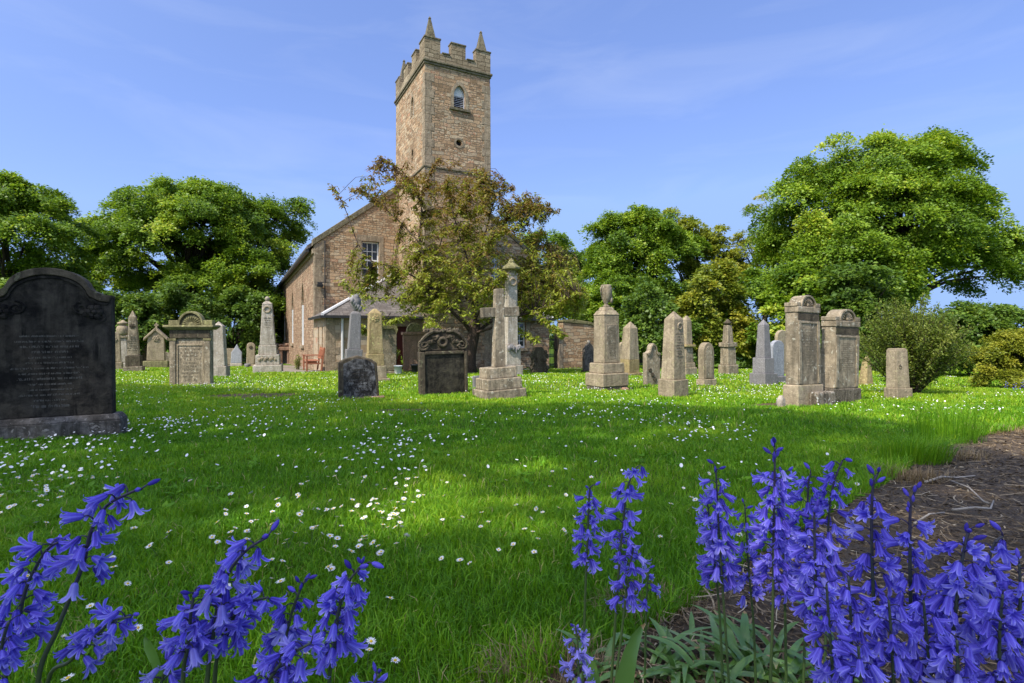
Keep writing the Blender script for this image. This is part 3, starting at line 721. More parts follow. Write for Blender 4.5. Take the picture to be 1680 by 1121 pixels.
for x in (X0+0.34, X1-0.34):
    for y in (Y0+0.34, Y1-0.34):
        pn = MB(); pn.cfr(0.5, 0.5, ZM+0.071, 0.5, 0.5, ZM+0.14, x, y); pn.cfr(0.42, 0.42, ZM+0.141, 0.09, 0.09, ZM+1.02, x, y); pn.cfr(0.13, 0.13, ZM+1.02, 0.05, 0.05, ZM+1.12, x, y)
        pn.build('pinnacle', M['coping'], tower, bevel=0.01)
MB().box(X0+T_, X1-T_, Y0+T_, Y1-T_, TS-0.3, TS+0.15).build('tower_roof', M['lead'], tower)
qn = MB(); q2n = MB(); z = -0.6; k = 0
while z < TS-0.55:
    a = 0.42 if k % 2 else 0.30; b = 0.30 if k % 2 else 0.42; e = 0.04*(1-(z+0.5)/14.1)+0.012
    qn.box(TX0-e, TX0+a, TY0-e, TY0+b, z, z+0.355)
    e2 = e+0.02*(1-(z+0.5)/14.1)
    q2n.box(TX1-a, TX1+e2, TY0-e, TY0+b, z, z+0.355); z += 0.36; k += 1
qn.build('quoins', M['quoin'], tower, bevel=0.01); q2n.build('quoins', M['quoin'], tower, bevel=0.01)
def louvre(parent, w, z0, z1, place):
    f = MB(); fr = lancet(w, z0, z1); inn = lancet(w-0.08, z0+0.04, z1-0.06)
    n = len(fr); vs = [(x, 0.10, z) for x, z in fr]+[(x, 0.10, z) for x, z in inn]+[(x, 0.16, z) for x, z in inn]
    f.add(vs, [(i, (i+1) % n, n+(i+1) % n, n+i) for i in range(n)]+[(n+i, n+(i+1) % n, 2*n+(i+1) % n, 2*n+i) for i in range(n)])
    zt = z0+(z1-z0)*0.58
    k = 7; 
    for i in range(k):
        za = z0+0.05+(zt-z0-0.05)*i/k; h = (zt-z0-0.05)/k
        f.frust(-w/2+0.03, w/2-0.03, 0.10, 0.12, za, -w/2+0.03, w/2-0.03, 0.16, 0.18, za+h*0.62)
    hw = w/2*0.84; zs = z1-0.866*w; top = MB()
    arc = [(x*0.84, zs+(z-zs)*0.86) for x, z in fr[2:]]
    top.ext([(-hw, zt), (hw, zt)]+arc, 0.135, 0.15)
    bk = MB(); bk.ext(lancet(w-0.02, z0+0.01, z1-0.02), 0.19, 0.21)
    for mb in (f, top, bk): mb.v = [place(x, y, z) for x, y, z in mb.v]
    a = f.build('louvre_window', M['louvre'], parent)
    top.build('lead_panel', M['lead'], parent); bk.build('louvre_back', M['dark'], parent)
louvre(tower, 0.54, 11.78, 12.82, lambda x, y, z: (LX+x, TY0+y, z))
louvre(tower, 0.42, 11.8, 12.72, lambda x, y, z: (TX0+y, LY-x, z))
sl = MB(); sl.ext(lancet(0.29, 9.725, 10.29), 0.2, 0.22); sl.v = [(TX0+y, LY-x, z) for x, y, z in sl.v]; sl.build('slit_back', M['dark'], tower)
def arch_ring(w, z0, z1, t_, y0, y1, place, parent, name='surround'):
    a = lancet(w+2*t_, z0, z1+t_*1.2); b = lancet(w+0.01, z0, z1+0.01); n = len(a)
    vs = [(x, y0, z) for x, z in a]+[(x, y0, z) for x, z in b]+[(x, y1, z) for x, z in a]+[(x, y1, z) for x, z in b]; fs = []
    for i in range(1, n):
        j = (i+1) % n; fs += [(i, j, n+j, n+i), (2*n+i, 3*n+i, 3*n+j, 2*n+j), (i, 2*n+i, 2*n+j, j), (n+i, n+j, 3*n+j, 3*n+i)]
    mb = MB().add([place(*v) for v in vs], fs); mb.build(name, M['quoin'], parent)
arch_ring(0.54, 11.78, 12.82, 0.16, -0.025, 0.06, lambda x, y, z: (LX+x, TY0+y, z), tower)
arch_ring(0.42, 11.8, 12.72, 0.12, -0.02, 0.06, lambda x, y, z: (TX0+y, LY-x, z), tower)
MB().box(LX-0.5, LX+0.5, TY0-0.09, TY0+0.1, 11.66, 11.775).build('sill', M['coping'], tower, bevel=0.01)
oc = MB(); n = 24
vs = []
for r_, y_ in ((0.24, TY0+0.02), (0.24, TY0-0.03), (0.15, TY0-0.03), (0.132, TY0+0.2)):
    vs += [(LX-0.03+r_*cos(2*pi*i/n), y_, 10.24+r_*sin(2*pi*i/n)) for i in range(n)]
oc.add(vs, [(a*n+i, a*n+(i+1) % n, (a+1)*n+(i+1) % n, (a+1)*n+i) for a in range(3) for i in range(n)]); oc.build('round_window', M['quoin'], tower)
oc = MB(); oc.ext([(LX-0.03+0.125*cos(2*pi*i/n), 10.24+0.125*sin(2*pi*i/n)) for i in range(n)], TY0+0.16, TY0+0.18); oc.build('round_pane', M['dark'], tower)

# low porches left and right of the tower
PZ = 2.43; PT = 4.55
def wing(x0, x1, hip_left):
    wl = MB(); wl.box(x0, x1, -4.0, -0.004, -1.2, PZ)
    o = wl.build('porch_wall', [M['ashlar']], church); box_uv(o.data); return o
lw = wing(-0.03, TX0-0.002, True)
DR = (2.72, 3.72)
cut(lw, [MB().box(DR[0], DR[1], -4.5, -3.62, -0.9, 2.02), MB().box(-0.5, 0.08, -3.15, -2.75, 0.55, 2.0), MB().box(-0.5, 0.08, -1.9, -1.5, 0.55, 2.0)])
d = MB(); d.box(DR[0]+0.003, DR[1]-0.003, -3.72, -3.66, -0.6, 2.01)
for i in range(5): d.box(DR[0]+0.03+i*0.19, DR[0]+0.19+i*0.19, -3.735, -3.721, -0.55, 1.98)
door = d.build('door', M['reddoor'], church)
hd = MB(); hd.tube([(DR[1]-0.14, -3.76, 0.98), (DR[1]-0.14, -3.79, 0.98), (DR[1]-0.26, -3.79, 0.97)], 0.012, 6); hd.build('handle', M['iron'], door)
dl = MB(); dl.box(DR[0]-0.24, DR[1]+0.24, -4.025, -3.9, 2.023, 2.33); dl.box(DR[0]-0.2, DR[0]-0.003, -4.02, -3.9, -0.8, 2.02); dl.box(DR[1]+0.003, DR[1]+0.2, -4.02, -3.9, -0.8, 2.02)
dl.build('door_surround', M['quoin'], church, bevel=0.01)
qn = MB(); z = -0.6; k = 0
while z < PZ-0.3:
    a = 0.5 if k % 2 else 0.32; b = 0.32 if k % 2 else 0.5
    qn.box(-0.045, a, -4.015, -4+b, z, z+0.29); z += 0.295; k += 1
qn.build('quoins', M['quoin'], church, bevel=0.008)
RX1 = 10.43
rw = wing(TX1+0.065, RX1, False)
WX = (8.33, 9.13, 1.02, 2.27)
cut(rw, [MB().box(WX[0], WX[1], -4.5, -3.7, WX[2], WX[3])])
rw.data.materials[0] = M['rubble']
w = sash('window', WX[0]+0.01, WX[1]-0.01, WX[2]+0.01, WX[3]-0.01, -3.88, church, 3, 4)
MB().box(WX[0]-0.12, WX[1]+0.12, -4.09, -3.88, WX[2]-0.14, WX[2]-0.002).build('sill', M['quoin'], w, bevel=0.012)
sr = MB(); sr.box(WX[1]+0.003, WX[1]+0.2, -4.02, -3.95, WX[2], WX[3]); sr.box(WX[0]-0.2, WX[0]-0.003, -4.02, -3.95, WX[2], WX[3]); sr.build('surround', M['quoin'], w)
def hiproof(x0, x1, left):
    """hipped slate roof rising to the gable; the hip is on the outer side"""
    e = 0.16; y0, y1 = -4.0-e, 0.0; z0 = PZ-0.06; zt = PT
    mb = MB(); xa, xb = (x0-e, x1) if left else (x0, x1+e)
    run = 3.85
    if left:
        top = [(xa+run, y1, zt), (xb, y1, zt)]; vs = [(xa, y0, z0), (xb, y0, z0), (xb, y1, zt), (xa+run, y1, zt), (xa, y1, z0)]
        fs = [(0, 1, 2, 3), (0, 3, 4)]
    else:
        vs = [(xb, y0, z0), (xa, y0, z0), (xa, y1, zt), (max(xa, xb-run), y1, zt-0.0), (xb, y1, z0)]; fs = [(3, 2, 1, 0), (4, 3, 0)]
    n = len(vs); vs2 = vs+[(x, y, z+0.09) for x, y, z in vs]
    fs2 = [tuple(reversed(f)) for f in fs]+[tuple(i+n for i in f) for f in fs]
    ed = [(0, 1), (1, 2), (2, 3), (3, 4), (4, 0)]; fs2 += [(a, b, b+n, a+n) for a, b in ed]
    o = mb.add(vs2, fs2).build('porch_roof', M['slate'], church, uv=True)
    g_ = MB(); g_.box(xa, xb, y0-0.10, y0-0.005, z0-0.03, z0+0.07)
    if left: g_.box(xa-0.10, xa-0.005, y0-0.1, -0.01, z0-0.03, z0+0.07)
    g_.build('gutter', M['gutter'], church)
    a = Vector(vs2[n]); b = Vector(vs2[n+3]); MB().tube([a+Vector((0, 0, 0.02)), b+Vector((0, 0, 0.02))], 0.075, 6).build('lead_hip', M['lead'], church)
    return o
hiproof(-0.03, TX0-0.05, True); hiproof(TX1+0.07, RX1, False)
MB().tube([(0.60, -4.1, PZ-0.1), (0.60, -4.06, PZ-0.3), (0.60, -4.06, -0.6)], 0.055, 8).build('downpipe', M['greypipe'], church)
MB().tube([(2.35, -1.75, 3.3), (2.35, -1.75, 4.05)], 0.055, 8).build('vent_pipe', M['white'], church)

# churchyard wall and gate to the right of the porch, in the church's line
def chpt(x, y):
    return (-9.28+x*CH_U[0]-y*CH_U[1], 25+x*CH_U[1]+y*CH_U[0])
bx, by = chpt(11.05, -3.9)
bw = empty('boundary_wall', (bx, by, gz(bx, by)), R(27), 'rubble boundary wall with a moss covered top right of the iron gate', 'wall')
w = MB(); w.ext([(0.24, -0.6), (2.6, -0.6), (2.6, 1.95), (1.9, 2.18), (0.24, 2.30)], 0, 0.45); w.build('masonry', [M['rubble']], bw, uv=True)
w = MB(); w.box(0, 0.23, -0.03, 0.48, -0.6, 2.0); w.build('gate_pillar', M['quoin'], bw, bevel=0.02)
w = MB(); w.ext([(0.20, 2.31), (1.9, 2.19), (2.63, 1.96), (2.63, 2.08), (1.9, 2.34), (0.9, 2.46), (0.2, 2.42)], -0.05, 0.5); w.build('moss_cap', M['mossy'], bw, bevel=0.03)
gx, gy = chpt(10.45, -3.75)
ig = empty('iron_gate', (gx, gy, gz(gx, gy)), R(27), 'narrow black iron railing gate between porch and boundary wall', 'gate')
w = MB()
for i in range(7): w.tube([(0.05+i*0.083, 0, 0.05), (0.05+i*0.083, 0, 1.55), (0.05+i*0.083, 0, 1.66)], [0.011, 0.011, 0.002], 6)
w.build('bars', M['iron'], ig); w = MB(); w.box(0.02, 0.58, -0.012, 0.012, 0.2, 0.24); w.box(0.02, 0.58, -0.012, 0.012, 1.4, 1.44); w.build('rails', M['iron'], ig)
MB().box(0.50, 0.58, -0.03, 0.03, 0.85, 0.97).build('latch', M['iron'], ig)
# ------------------------------------------------------------------ monuments
def fit(xl, xr, yb, rot, dw):
    """place a w x d footprint so that it shows from xl to xr with its nearest corner on row yb"""
    a = R(rot); ca, sa = cos(a), sin(a); Y = depth_of(yb); X = ((xl+xr)/2-HX)/F*Y; w = (xr-xl)/F*Y
    for _ in range(60):
        d = w*dw; pts = [(X+x*ca-y*sa, Y+x*sa+y*ca) for x, y in ((-w/2, -d/2), (w/2, -d/2), (w/2, d/2), (-w/2, d/2))]
        px = [HX+F*p[0]/p[1] for p in pts]; k = min(range(4), key=lambda i: pts[i][1])
        w *= (xr-xl)/(max(px)-min(px)); X -= ((max(px)+min(px))/2-(xl+xr)/2)/F*Y
        ny = depth_of(yb); Y += ny-pts[k][1]
    return X, Y, w, w*dw, pts[k][1]/F

class Mon:
    """a monument: measures in photo pixels at its own distance, built in metres"""
    def __init__(s, name, label, cat, xl, xr, yb, rot=27, dw=0.8, group=None, lean=(0, 0)):
        s.X, s.Y, s.w, s.d, s.s = fit(xl, xr, yb, rot, dw)
        s.root = empty(name, (s.X, s.Y, gz(s.X, s.Y)-0.02), R(rot), label, cat, group)
        lr = random.Random(xl*7+yb); s.root.rotation_euler = (lean[0]+R(lr.gauss(0, 1.1)), lean[1]+R(lr.gauss(0, 1.2)), R(rot+lr.gauss(0, 2)))
        s.pw = s.w/s.s; s.pd = s.d/s.s; s.n = 0
    def px(s, k): return k*s.s
    def part(s, name, mb, mat, bev=1.0, smooth=False, parent=None, seg=2):
        return mb.scale(s.s).build(name, mat, parent or s.root, smooth, bevel=bev*s.s, seg=seg)
    def tier(s, name, z0, z1, k0, k1, mat, d0=None, d1=None, bev=1.0, cx=0, cy=0):
        """tapered block: k = share of the footprint's width, d likewise of its depth"""
        mb = MB(); d0 = k0 if d0 is None else d0; d1 = k1 if d1 is None else d1
        mb.cfr(s.pw*k0, s.pd*d0, z0, s.pw*k1, s.pd*d1, z1, cx, cy)
        return s.part(name, mb, mat, bev)
    def slab(s, name, outline, y0, y1, mat, bev=1.0, parent=None):
        return s.part(name, MB().ext(outline, y0, y1), mat, bev, parent=parent)
    def text(s, x0, x1, z0, z1, rows, y, mat, seed=0, h=0.6, parent=None, slope=0.0):
        """rows of worn small letters cut on the face, too weathered to read"""
        r = random.Random(seed); mb = MB(); rh = (z1-z0)/rows; t_ = 0.09*rh
        for i in range(rows):
            zb = z1-(i+1)*rh+rh*0.2; hh = rh*h*r.choice((.7, .8, .8, 1)); L = (x1-x0)*r.uniform(.35, 1.0); x = (x0+x1)/2-L/2; e = (x0+x1)/2+L/2
            while x < e:
                for w_ in range(r.randint(2, 8)):
                    cw = hh*0.55; yy = y+slope*(zb-z0)
                    for q in range(r.randint(1, 3)):
                        if r.random() < .6:
                            xx = x+r.choice((0, cw*.45, cw*.75)); mb.box(xx, xx+t_*1.3, yy-0.14, yy+0.3, zb, zb+hh)
                        else:
                            zz = zb+r.choice((0, hh*.45, hh*.85)); mb.box(x, x+cw*.8, yy-0.14, yy+0.3, zz, zz+t_*1.3)
                    x += cw*1.25
                    if x > e: break
                x += hh*0.5
        if mb.v: return s.part('lettering', mb, mat, 0, parent=parent)

def arc(cx, cz, r, a0, a1, n=14, rz=None):
    rz = r if rz is None else rz
    return [(cx+r*cos(R(a0+(a1-a0)*i/n)), cz+rz*math.sin(R(a0+(a1-a0)*i/n))) for i in range(n+1)]
def round_top(w, h, rise=None):
    rise = w/2 if rise is None else rise
    return [(-w/2, 0), (w/2, 0)]+arc(0, h-rise, w/2, 0, 180, 18, rise)
def shoulder_top(w, h, rise, sh):
    """flat shoulders and a raised round middle"""
    r = w/2-sh; o = [(-w/2, 0), (w/2, 0), (w/2, h-rise)]
    o += [(w/2-sh*.45, h-rise+rise*.03), (w/2-sh*.95, h-rise+rise*.2)]+arc(0, h-rise+rise*.2, r*.97, 8, 172, 16, rise*.8)+[(-w/2+sh*.95, h-rise+rise*.2), (-w/2+sh*.45, h-rise+rise*.03), (-w/2, h-rise)]
    return o
def gothic_top(w, h, rise, n=9):
    o = [(-w/2, 0), (w/2, 0)]; R_ = (rise*rise+w*w/4)/w; cx = w/2-R_; a1 = math.asin(min(1, rise/R_))
    q = [(cx+R_*cos(a1*i/n), h-rise+R_*math.sin(a1*i/n)) for i in range(n+1)]
    return o+q+[(-x, z) for x, z in reversed(q[:-1])]
def inset(o, k, dz): # smaller copy of an outline
    zs = [z for _, z in o]; zm = min(zs); H = max(zs)-zm
    return [(x*k, zm+dz+(z-zm)*(H-2*dz)/H) for x, z in o]
def ring_shape(mb, cx, cz, r, t_, y, n=16, m=6):
    vs = []; fs = []
    for i in range(n):
        a = 2*pi*i/n
        for j in range(m):
            b = 2*pi*j/m; q = r+t_*cos(b); vs.append((cx+q*cos(a), y+t_*sin(b), cz+q*sin(a)))
    for i in range(n):
        for j in range(m):
            fs.append((i*m+j, i*m+(j+1) % m, ((i+1) % n)*m+(j+1) % m, ((i+1) % n)*m+j))
    return mb.add(vs, fs)
def blob(mb, cx, cy, cz, rx, ry, rz, seed=0, n=8, m=5, j=0.18):
    r = random.Random(seed); vs = [(cx, cy, cz-rz)]; fs = []
    for i in range(1, m):
        t_ = pi*i/m
        for k in range(n):
            a = 2*pi*k/n; q = 1+r.uniform(-j, j); vs.append((cx+rx*q*sin(t_)*cos(a), cy+ry*q*sin(t_)*sin(a), cz-rz*cos(t_)*q))
    vs.append((cx, cy, cz+rz)); e = len(vs)-1
    for k in range(n):
        fs.append((0, 1+(k+1) % n, 1+k)); fs.append((e, e-n+k, e-n+(k+1) % n))
        for i in range(m-2):
            a = 1+i*n+k; b = 1+i*n+(k+1) % n; fs.append((a, b, b+n, a+n))
    return mb.add(vs, fs)
def scroll(mb, x, z, y, r, turns=1.6, sgn=1, t_=None, n=26):
    t_ = t_ or r*0.2
    pts = []; rad = []
    for i in range(n):
        f = i/(n-1); a = sgn*turns*2*pi*f+pi/2; q = r*(1-0.8*f); pts.append((x+q*cos(a), y, z+q*sin(a))); rad.append(t_*(1-0.4*f))
    return mb.tube(pts, rad, 6)
def fan(mb, cx, cz, r0, r1, y, n=9, a0=12, a1=168, t_=None):
    for i in range(n):
        a = R(a0+(a1-a0)*i/(n-1)); w0 = r0*0.16; w1 = r1*0.16*(t_ or 1); c, s_ = cos(a), sin(a)
        def q(rr, ww, yy): return (cx+rr*c-ww*s_, yy, cz+rr*s_+ww*c)
        mb.add([q(r0, -w0, y), q(r0, w0, y), q(r1*.86, w1, y), q(r1, 0, y), q(r1*.86, -w1, y), q((r0+r1)/2, 0, y-r1*.14)], [(0, 1, 5), (1, 2, 5), (2, 3, 5), (3, 4, 5), (4, 0, 5)])
    return mb
def rosette(mb, cx, cz, r, y, n=6):
    for i in range(n):
        a = 2*pi*i/n; blob(mb, cx+r*.55*cos(a), y, cz+r*.55*sin(a), r*.4, r*.3, r*.4, i, 6, 4, 0.05)
    return blob(mb, cx, y-r*.1, cz, r*.32, r*.35, r*.32, 9, 6, 4, 0.05)

# big blackened headstone, left
q = Mon('headstone', 'big blackened headstone with an arched top on a weathered plinth at far left', 'headstone', -52, 210, 728, 20, 0.24)
W = q.pw
mb = MB(); mb.cfr(W, q.pd, -20, W, q.pd, 34); mb.cfr(W, q.pd, 34.05, W*.94, q.pd*.72, 44); q.part('plinth', mb, M['dkplinth'], 2.0)
sw = W*.86; sd = q.pd*.46
o = [(x, z+44) for x, z in shoulder_top(sw, 257, 46, sw*.17)]
q.slab('slab', o, -sd/2, sd/2, M['black'], 1.4)
top = o[2:]; mo = [(x*1.012, z+1.0) for x, z in top]; inn = [(x*.965, z-11) for x, z in reversed(top)]
q.slab('top_moulding', mo+inn, -sd/2-5, sd/2+2, M['mossy'] if False else M['dkbrown'], 1.2)
mo2 = [(x*.96, z-12.5) for x, z in top]; inn2 = [(x*.935, z-17) for x, z in reversed(top)]
q.slab('inner_moulding', mo2+inn2, -sd/2-2.4, -sd/2+2, M['black'], 0.6)
for sg in (-1, 1):
    mb = MB()
    rosette(mb, sg*sw*.36, 226, 15, -sd/2-1, 6); scroll(mb, sg*sw*.25, 232, -sd/2-.5, 12, 1.4, sg, 2.2)
    for k in range(4): blob(mb, sg*sw*(.20+.03*k), -sd/2, 236-k*5, 5, 1.8, 4, k, 7, 5)
    scroll(mb, sg*sw*.405, 215, -sd/2-.5, 8, 1.2, -sg, 1.8)
    q.part('carving', mb, M['black'], 0)
q.text(-sw*.32, sw*.32, 70, 190, 13, -sd/2, M['letterpale'], 1, .36)
q.text(-sw*.36, sw*.36, 58, 72, 1, -sd/2, M['letterpale'], 2, .42)

def obelisk(name, label, xl, xr, yb, tiers, mat, rot=27, dw=0.85, cat='obelisk', lean=(0, 0), mats=None):
    """tiers: (part, z0, z1, k0, k1)"""
    m = Mon(name, label, cat, xl, xr, yb, rot, dw, lean=lean)
    for i, (nm, z0, z1, k0, k1) in enumerate(tiers): m.tier(nm, z0 if z0 else -12, z1, k0, k1, (mats or {}).get(nm, mat), bev=0.9)
    return m
# far left row
q = Mon('headstone', 'tall narrow buff headstone with rounded tip beside the big black headstone', 'headstone', 179, 203, 607, 20, 0.35)
q.tier('plinth', -10, 13, 1, 1, M['sand']); sw = q.pw*.82; q.slab('slab', [(x, z+13) for x, z in gothic_top(sw, 50, 9)], -q.pd*.3, q.pd*.3, M['sand'])
q.part('rosette', rosette(MB(), 0, 50, 5, -q.pd*.3), M['sand'], 0)
q = Mon('pedestal_monument', 'pale pedestal monument with a capped urn top between buff headstone and dark obelisk', 'monument', 192, 215, 603, 22, 0.9)
q.tier('plinth', -10, 9, 1, 1, M['pale']); q.tier('pedestal', 9, 50, .82, .74, M['pale']); q.tier('cornice', 50, 55, 1, 1, M['sand'])
mb = MB(); mb.rev([(7.5, 55), (9, 58), (9.4, 64), (8.4, 69), (5, 71), (5, 72.5), (8.2, 74), (7.4, 76), (3, 78), (2, 80)], 14); q.part('urn', mb, M['sand'], 0, True)
q = obelisk('obelisk', 'dark brown obelisk with a pointed tip on a stepped base left of the gabled headstone', 201, 239, 609, [('step', 0, 9, 1, 1), ('pedestal', 9, 27, .80, .78), ('shaft', 27, 90, .60, .40), ('tip', 90, 102, .40, .02)], M['dkbrown'], 20, mats={'step': M['sand2'], 'shaft': M['sand2'], 'tip': M['sand2']})
q.part('carving', rosette(MB(), 0, 76, 5, -q.pd*.22), M['dkbrown'], 0)
q.text(-8, 8, 34, 62, 7, -q.pd*.292, M['letter'], 4, .5)
q = Mon('headstone', 'narrow pointed headstone just left of the gabled headstone with a cross tip', 'headstone', 232, 250, 600, 24, 0.4)
q.tier('plinth', -10, 9, 1, 1, M['sand']); q.slab('slab', [(x, z+9) for x, z in [(-7.5, 0), (7.5, 0), (6.5, 38), (0, 46), (-6.5, 38)]], -q.pd*.3, q.pd*.3, M['sand'])
q.part('rosette', rosette(MB(), 0, 38, 4, -q.pd*.3), M['sand'], 0)
q = Mon('headstone', 'gabled headstone with a steep moulded gable and a small cross on its point', 'headstone', 234, 278, 604, 22, 0.35)
q.tier('plinth', -10, 12, 1, 1, M['mossy']); w = 26
q.slab('slab', [(x, z+12) for x, z in [(-13, 0), (13, 0), (12, 30), (12, 38), (0, 55), (-12, 38), (-12, 30)]], -4, 4, M['sand'])
for sg in (1, -1):
    o = [(sg*17, 45), (sg*17, 50), (0, 68), (0, 62)]; o = o if sg > 0 else o[::-1]; q.slab('gable_moulding', [(x, z) for x, z in o], -6.5, 6.5, M['sand'])
q.part('rosette', rosette(MB(), 0, 49, 5.5, -4.3), M['sand'], 0)
mb = MB(); mb.box(-1.2, 1.2, -1.2, 1.2, 66, 75); mb.box(-3.2, 3.2, -1.2, 1.2, 70, 72.5); q.part('cross', mb, M['sand'], 0.3)
q = Mon('headstone', 'low plain headstone half hidden behind the sunburst headstone on its left', 'headstone', 266, 280, 602, 22, 0.4)
q.tier('plinth', -8, 6, 1, 1, M['sand2']); q.slab('slab', [(x, z+6) for x, z in round_top(11, 20, 5)], -2.5, 2.5, M['sand2'])

# sunburst headstone
q = Mon('headstone', 'large brown headstone crowned by a carved half sun over a mossy cornice', 'headstone', 277, 353, 631, 5, 0.24)
W = q.pw; D = q.pd
q.slab('slab', [(-W/2*.98, -12), (W/2*.98, -12), (W/2*.98, 93), (-W/2*.98, 93)], -D*.32, D*.32, M['sand2'])
for sg in (-1, 1):
    q.part('pilaster', MB().box(sg*W*.42-W*.075, sg*W*.42+W*.075, -D*.5, -D*.322, -12, 75), M['sand2'])
    q.part('pilaster_cap', MB().box(sg*W*.42-W*.095, sg*W*.42+W*.095, -D*.55, -D*.31, 75.1, 79), M['mossy'], .5)
q.part('frieze', MB().box(-W*.49, W*.49, -D*.5, -D*.322, 79.2, 93), M['dkbrown'])
mb = MB(); mb.box(-W*.33, -W*.30, -D*.40, -D*.322, -10, 70); mb.box(W*.30, W*.33, -D*.40, -D*.322, -10, 70); mb.box(-W*.30, W*.30, -D*.40, -D*.322, 67, 70); q.part('panel_frame', mb, M['sand'], .4)
mb = MB(); mb.cfr(W*1.04, D*1.2, 93.1, W*1.2, D*1.75, 97.5); mb.cfr(W*1.22, D*1.8, 97.6, W*1.2, D*1.7, 101); q.part('cornice', mb, M['mossy'], .6)
for sg in (-1, 1): q.part('corner_block', MB().box(sg*W*.42-W*.11, sg*W*.42+W*.11, -D*.35, D*.35, 101.1, 109), M['mossy'], .6)
r0 = W*.315
q.slab('sunburst_back', [(-r0*.86, 101.1), (r0*.86, 101.1)]+arc(0, 101.2, r0*.86, 1, 179, 20, 20), -D*.12, D*.2, M['dkbrown'])
q.slab('arch_rim', [(r0, 101.1)]+arc(0, 101.2, r0, 1, 179, 20, 23)+[(-r0, 101.1), (-r0*.85, 101.15)]+arc(0, 101.2, r0*.85, 179, 1, 20, 19.5)+[(r0*.85, 101.15)], -D*.38, D*.3, M['mossy'], .5)
mb = MB(); fan(mb, 0, 101.5, 5, 17, -D*.14, 11, 8, 172); blob(mb, 0, -D*.14, 101.5, 6, 2, 5, 1); q.part('sun_rays', mb, M['mossy'], 0)
q.text(-W*.27, W*.27, 8, 64, 10, -D*.322, M['letter'], 5, .62)

q = obelisk('obelisk', 'pale grey obelisk with a pointed top partly behind the sunburst headstone', 345, 378, 618, [('base', 0, 18, 1, 1), ('shaft', 18, 84, .78, .66), ('tip', 84, 92, .66, .05)], M['pale'], 10, .7)
q = Mon('headstone', 'low brown block headstone behind the pale obelisk', 'headstone', 368, 384, 602, 20, .4); q.tier('plinth', -8, 4, 1, 1, M['sand']); q.slab('slab', [(-7, 4), (7, 4), (7, 28), (8, 28.1), (8, 31), (-8, 31), (-8, 28.1), (-7, 28)], -3, 3, M['sand'])
q = Mon('headstone', 'small pale blue headstone with a pointed top in front of the dark trees', 'headstone', 377, 398, 602, 15, .25)
q.tier('plinth', -8, 6, 1, 1, M['pale']); q.slab('slab', [(x, z+6) for x, z in [(-8.5, 0), (8.5, 0), (8, 18), (4, 24), (0, 32), (-4, 24), (-8, 18)]], -1.6, 1.6, M['slatestone'])
q = Mon('vase', 'squat dark flower vase on the grass between two small headstones', 'vase', 401, 411, 604, 15, 1); q.part('bowl', MB().rev([(3, -2), (4, 0), (5, 5), (4.4, 7), (3.6, 7), (3.4, 5)], 12), M['granite'], 0, True); q.part('foot', MB().rev([(4.6, -4), (4.6, -2), (3, -1.9)], 12), M['granite'], 0)
q = Mon('headstone', 'narrow pointed buff headstone left of the tall white obelisk', 'headstone', 403, 419, 603, 22, .5); q.tier('plinth', -8, 5, 1, 1, M['sand'])
q.slab('slab', [(x, z+5) for x, z in gothic_top(12.5, 36, 6)], -3, 3, M['sand']); q.part('rosette', rosette(MB(), 0, 33, 3.4, -3.1), M['dkbrown'], 0)

# tall pale obelisk with tiers
q = obelisk('obelisk', 'tall pale tapering obelisk with a ball finial and carved wreath beside the church wall', 416, 464, 613, [('base_step', 0, 14, 1, 1), ('pedestal', 14, 31, .84, .82), ('die', 31, 47, .64, .60), ('shaft', 47, 116, .54, .34), ('cap', 116, 121, .38, .14)], M['pale'], 24, .9)
q.part('finial', MB().rev([(2.2, 121), (3.6, 123), (3.9, 125.5), (2.6, 128), (.6, 129)], 12), M['pale'], 0, True)
q.part('wreath', ring_shape(MB(), 0, 107, 5, 1.4, -q.pd*.19), M['sand2'], 0); mb = MB()
for k in range(7): blob(mb, -12+k*4, -q.pd*.41, 23+(k % 2)*2, 3, 1.5, 3, k)
q.part('carved_leaves', mb, M['sand2'], 0); q.text(-6, 6, 55, 95, 10, -q.pd*.235, M['letter'], 7, .5, slope=.02)

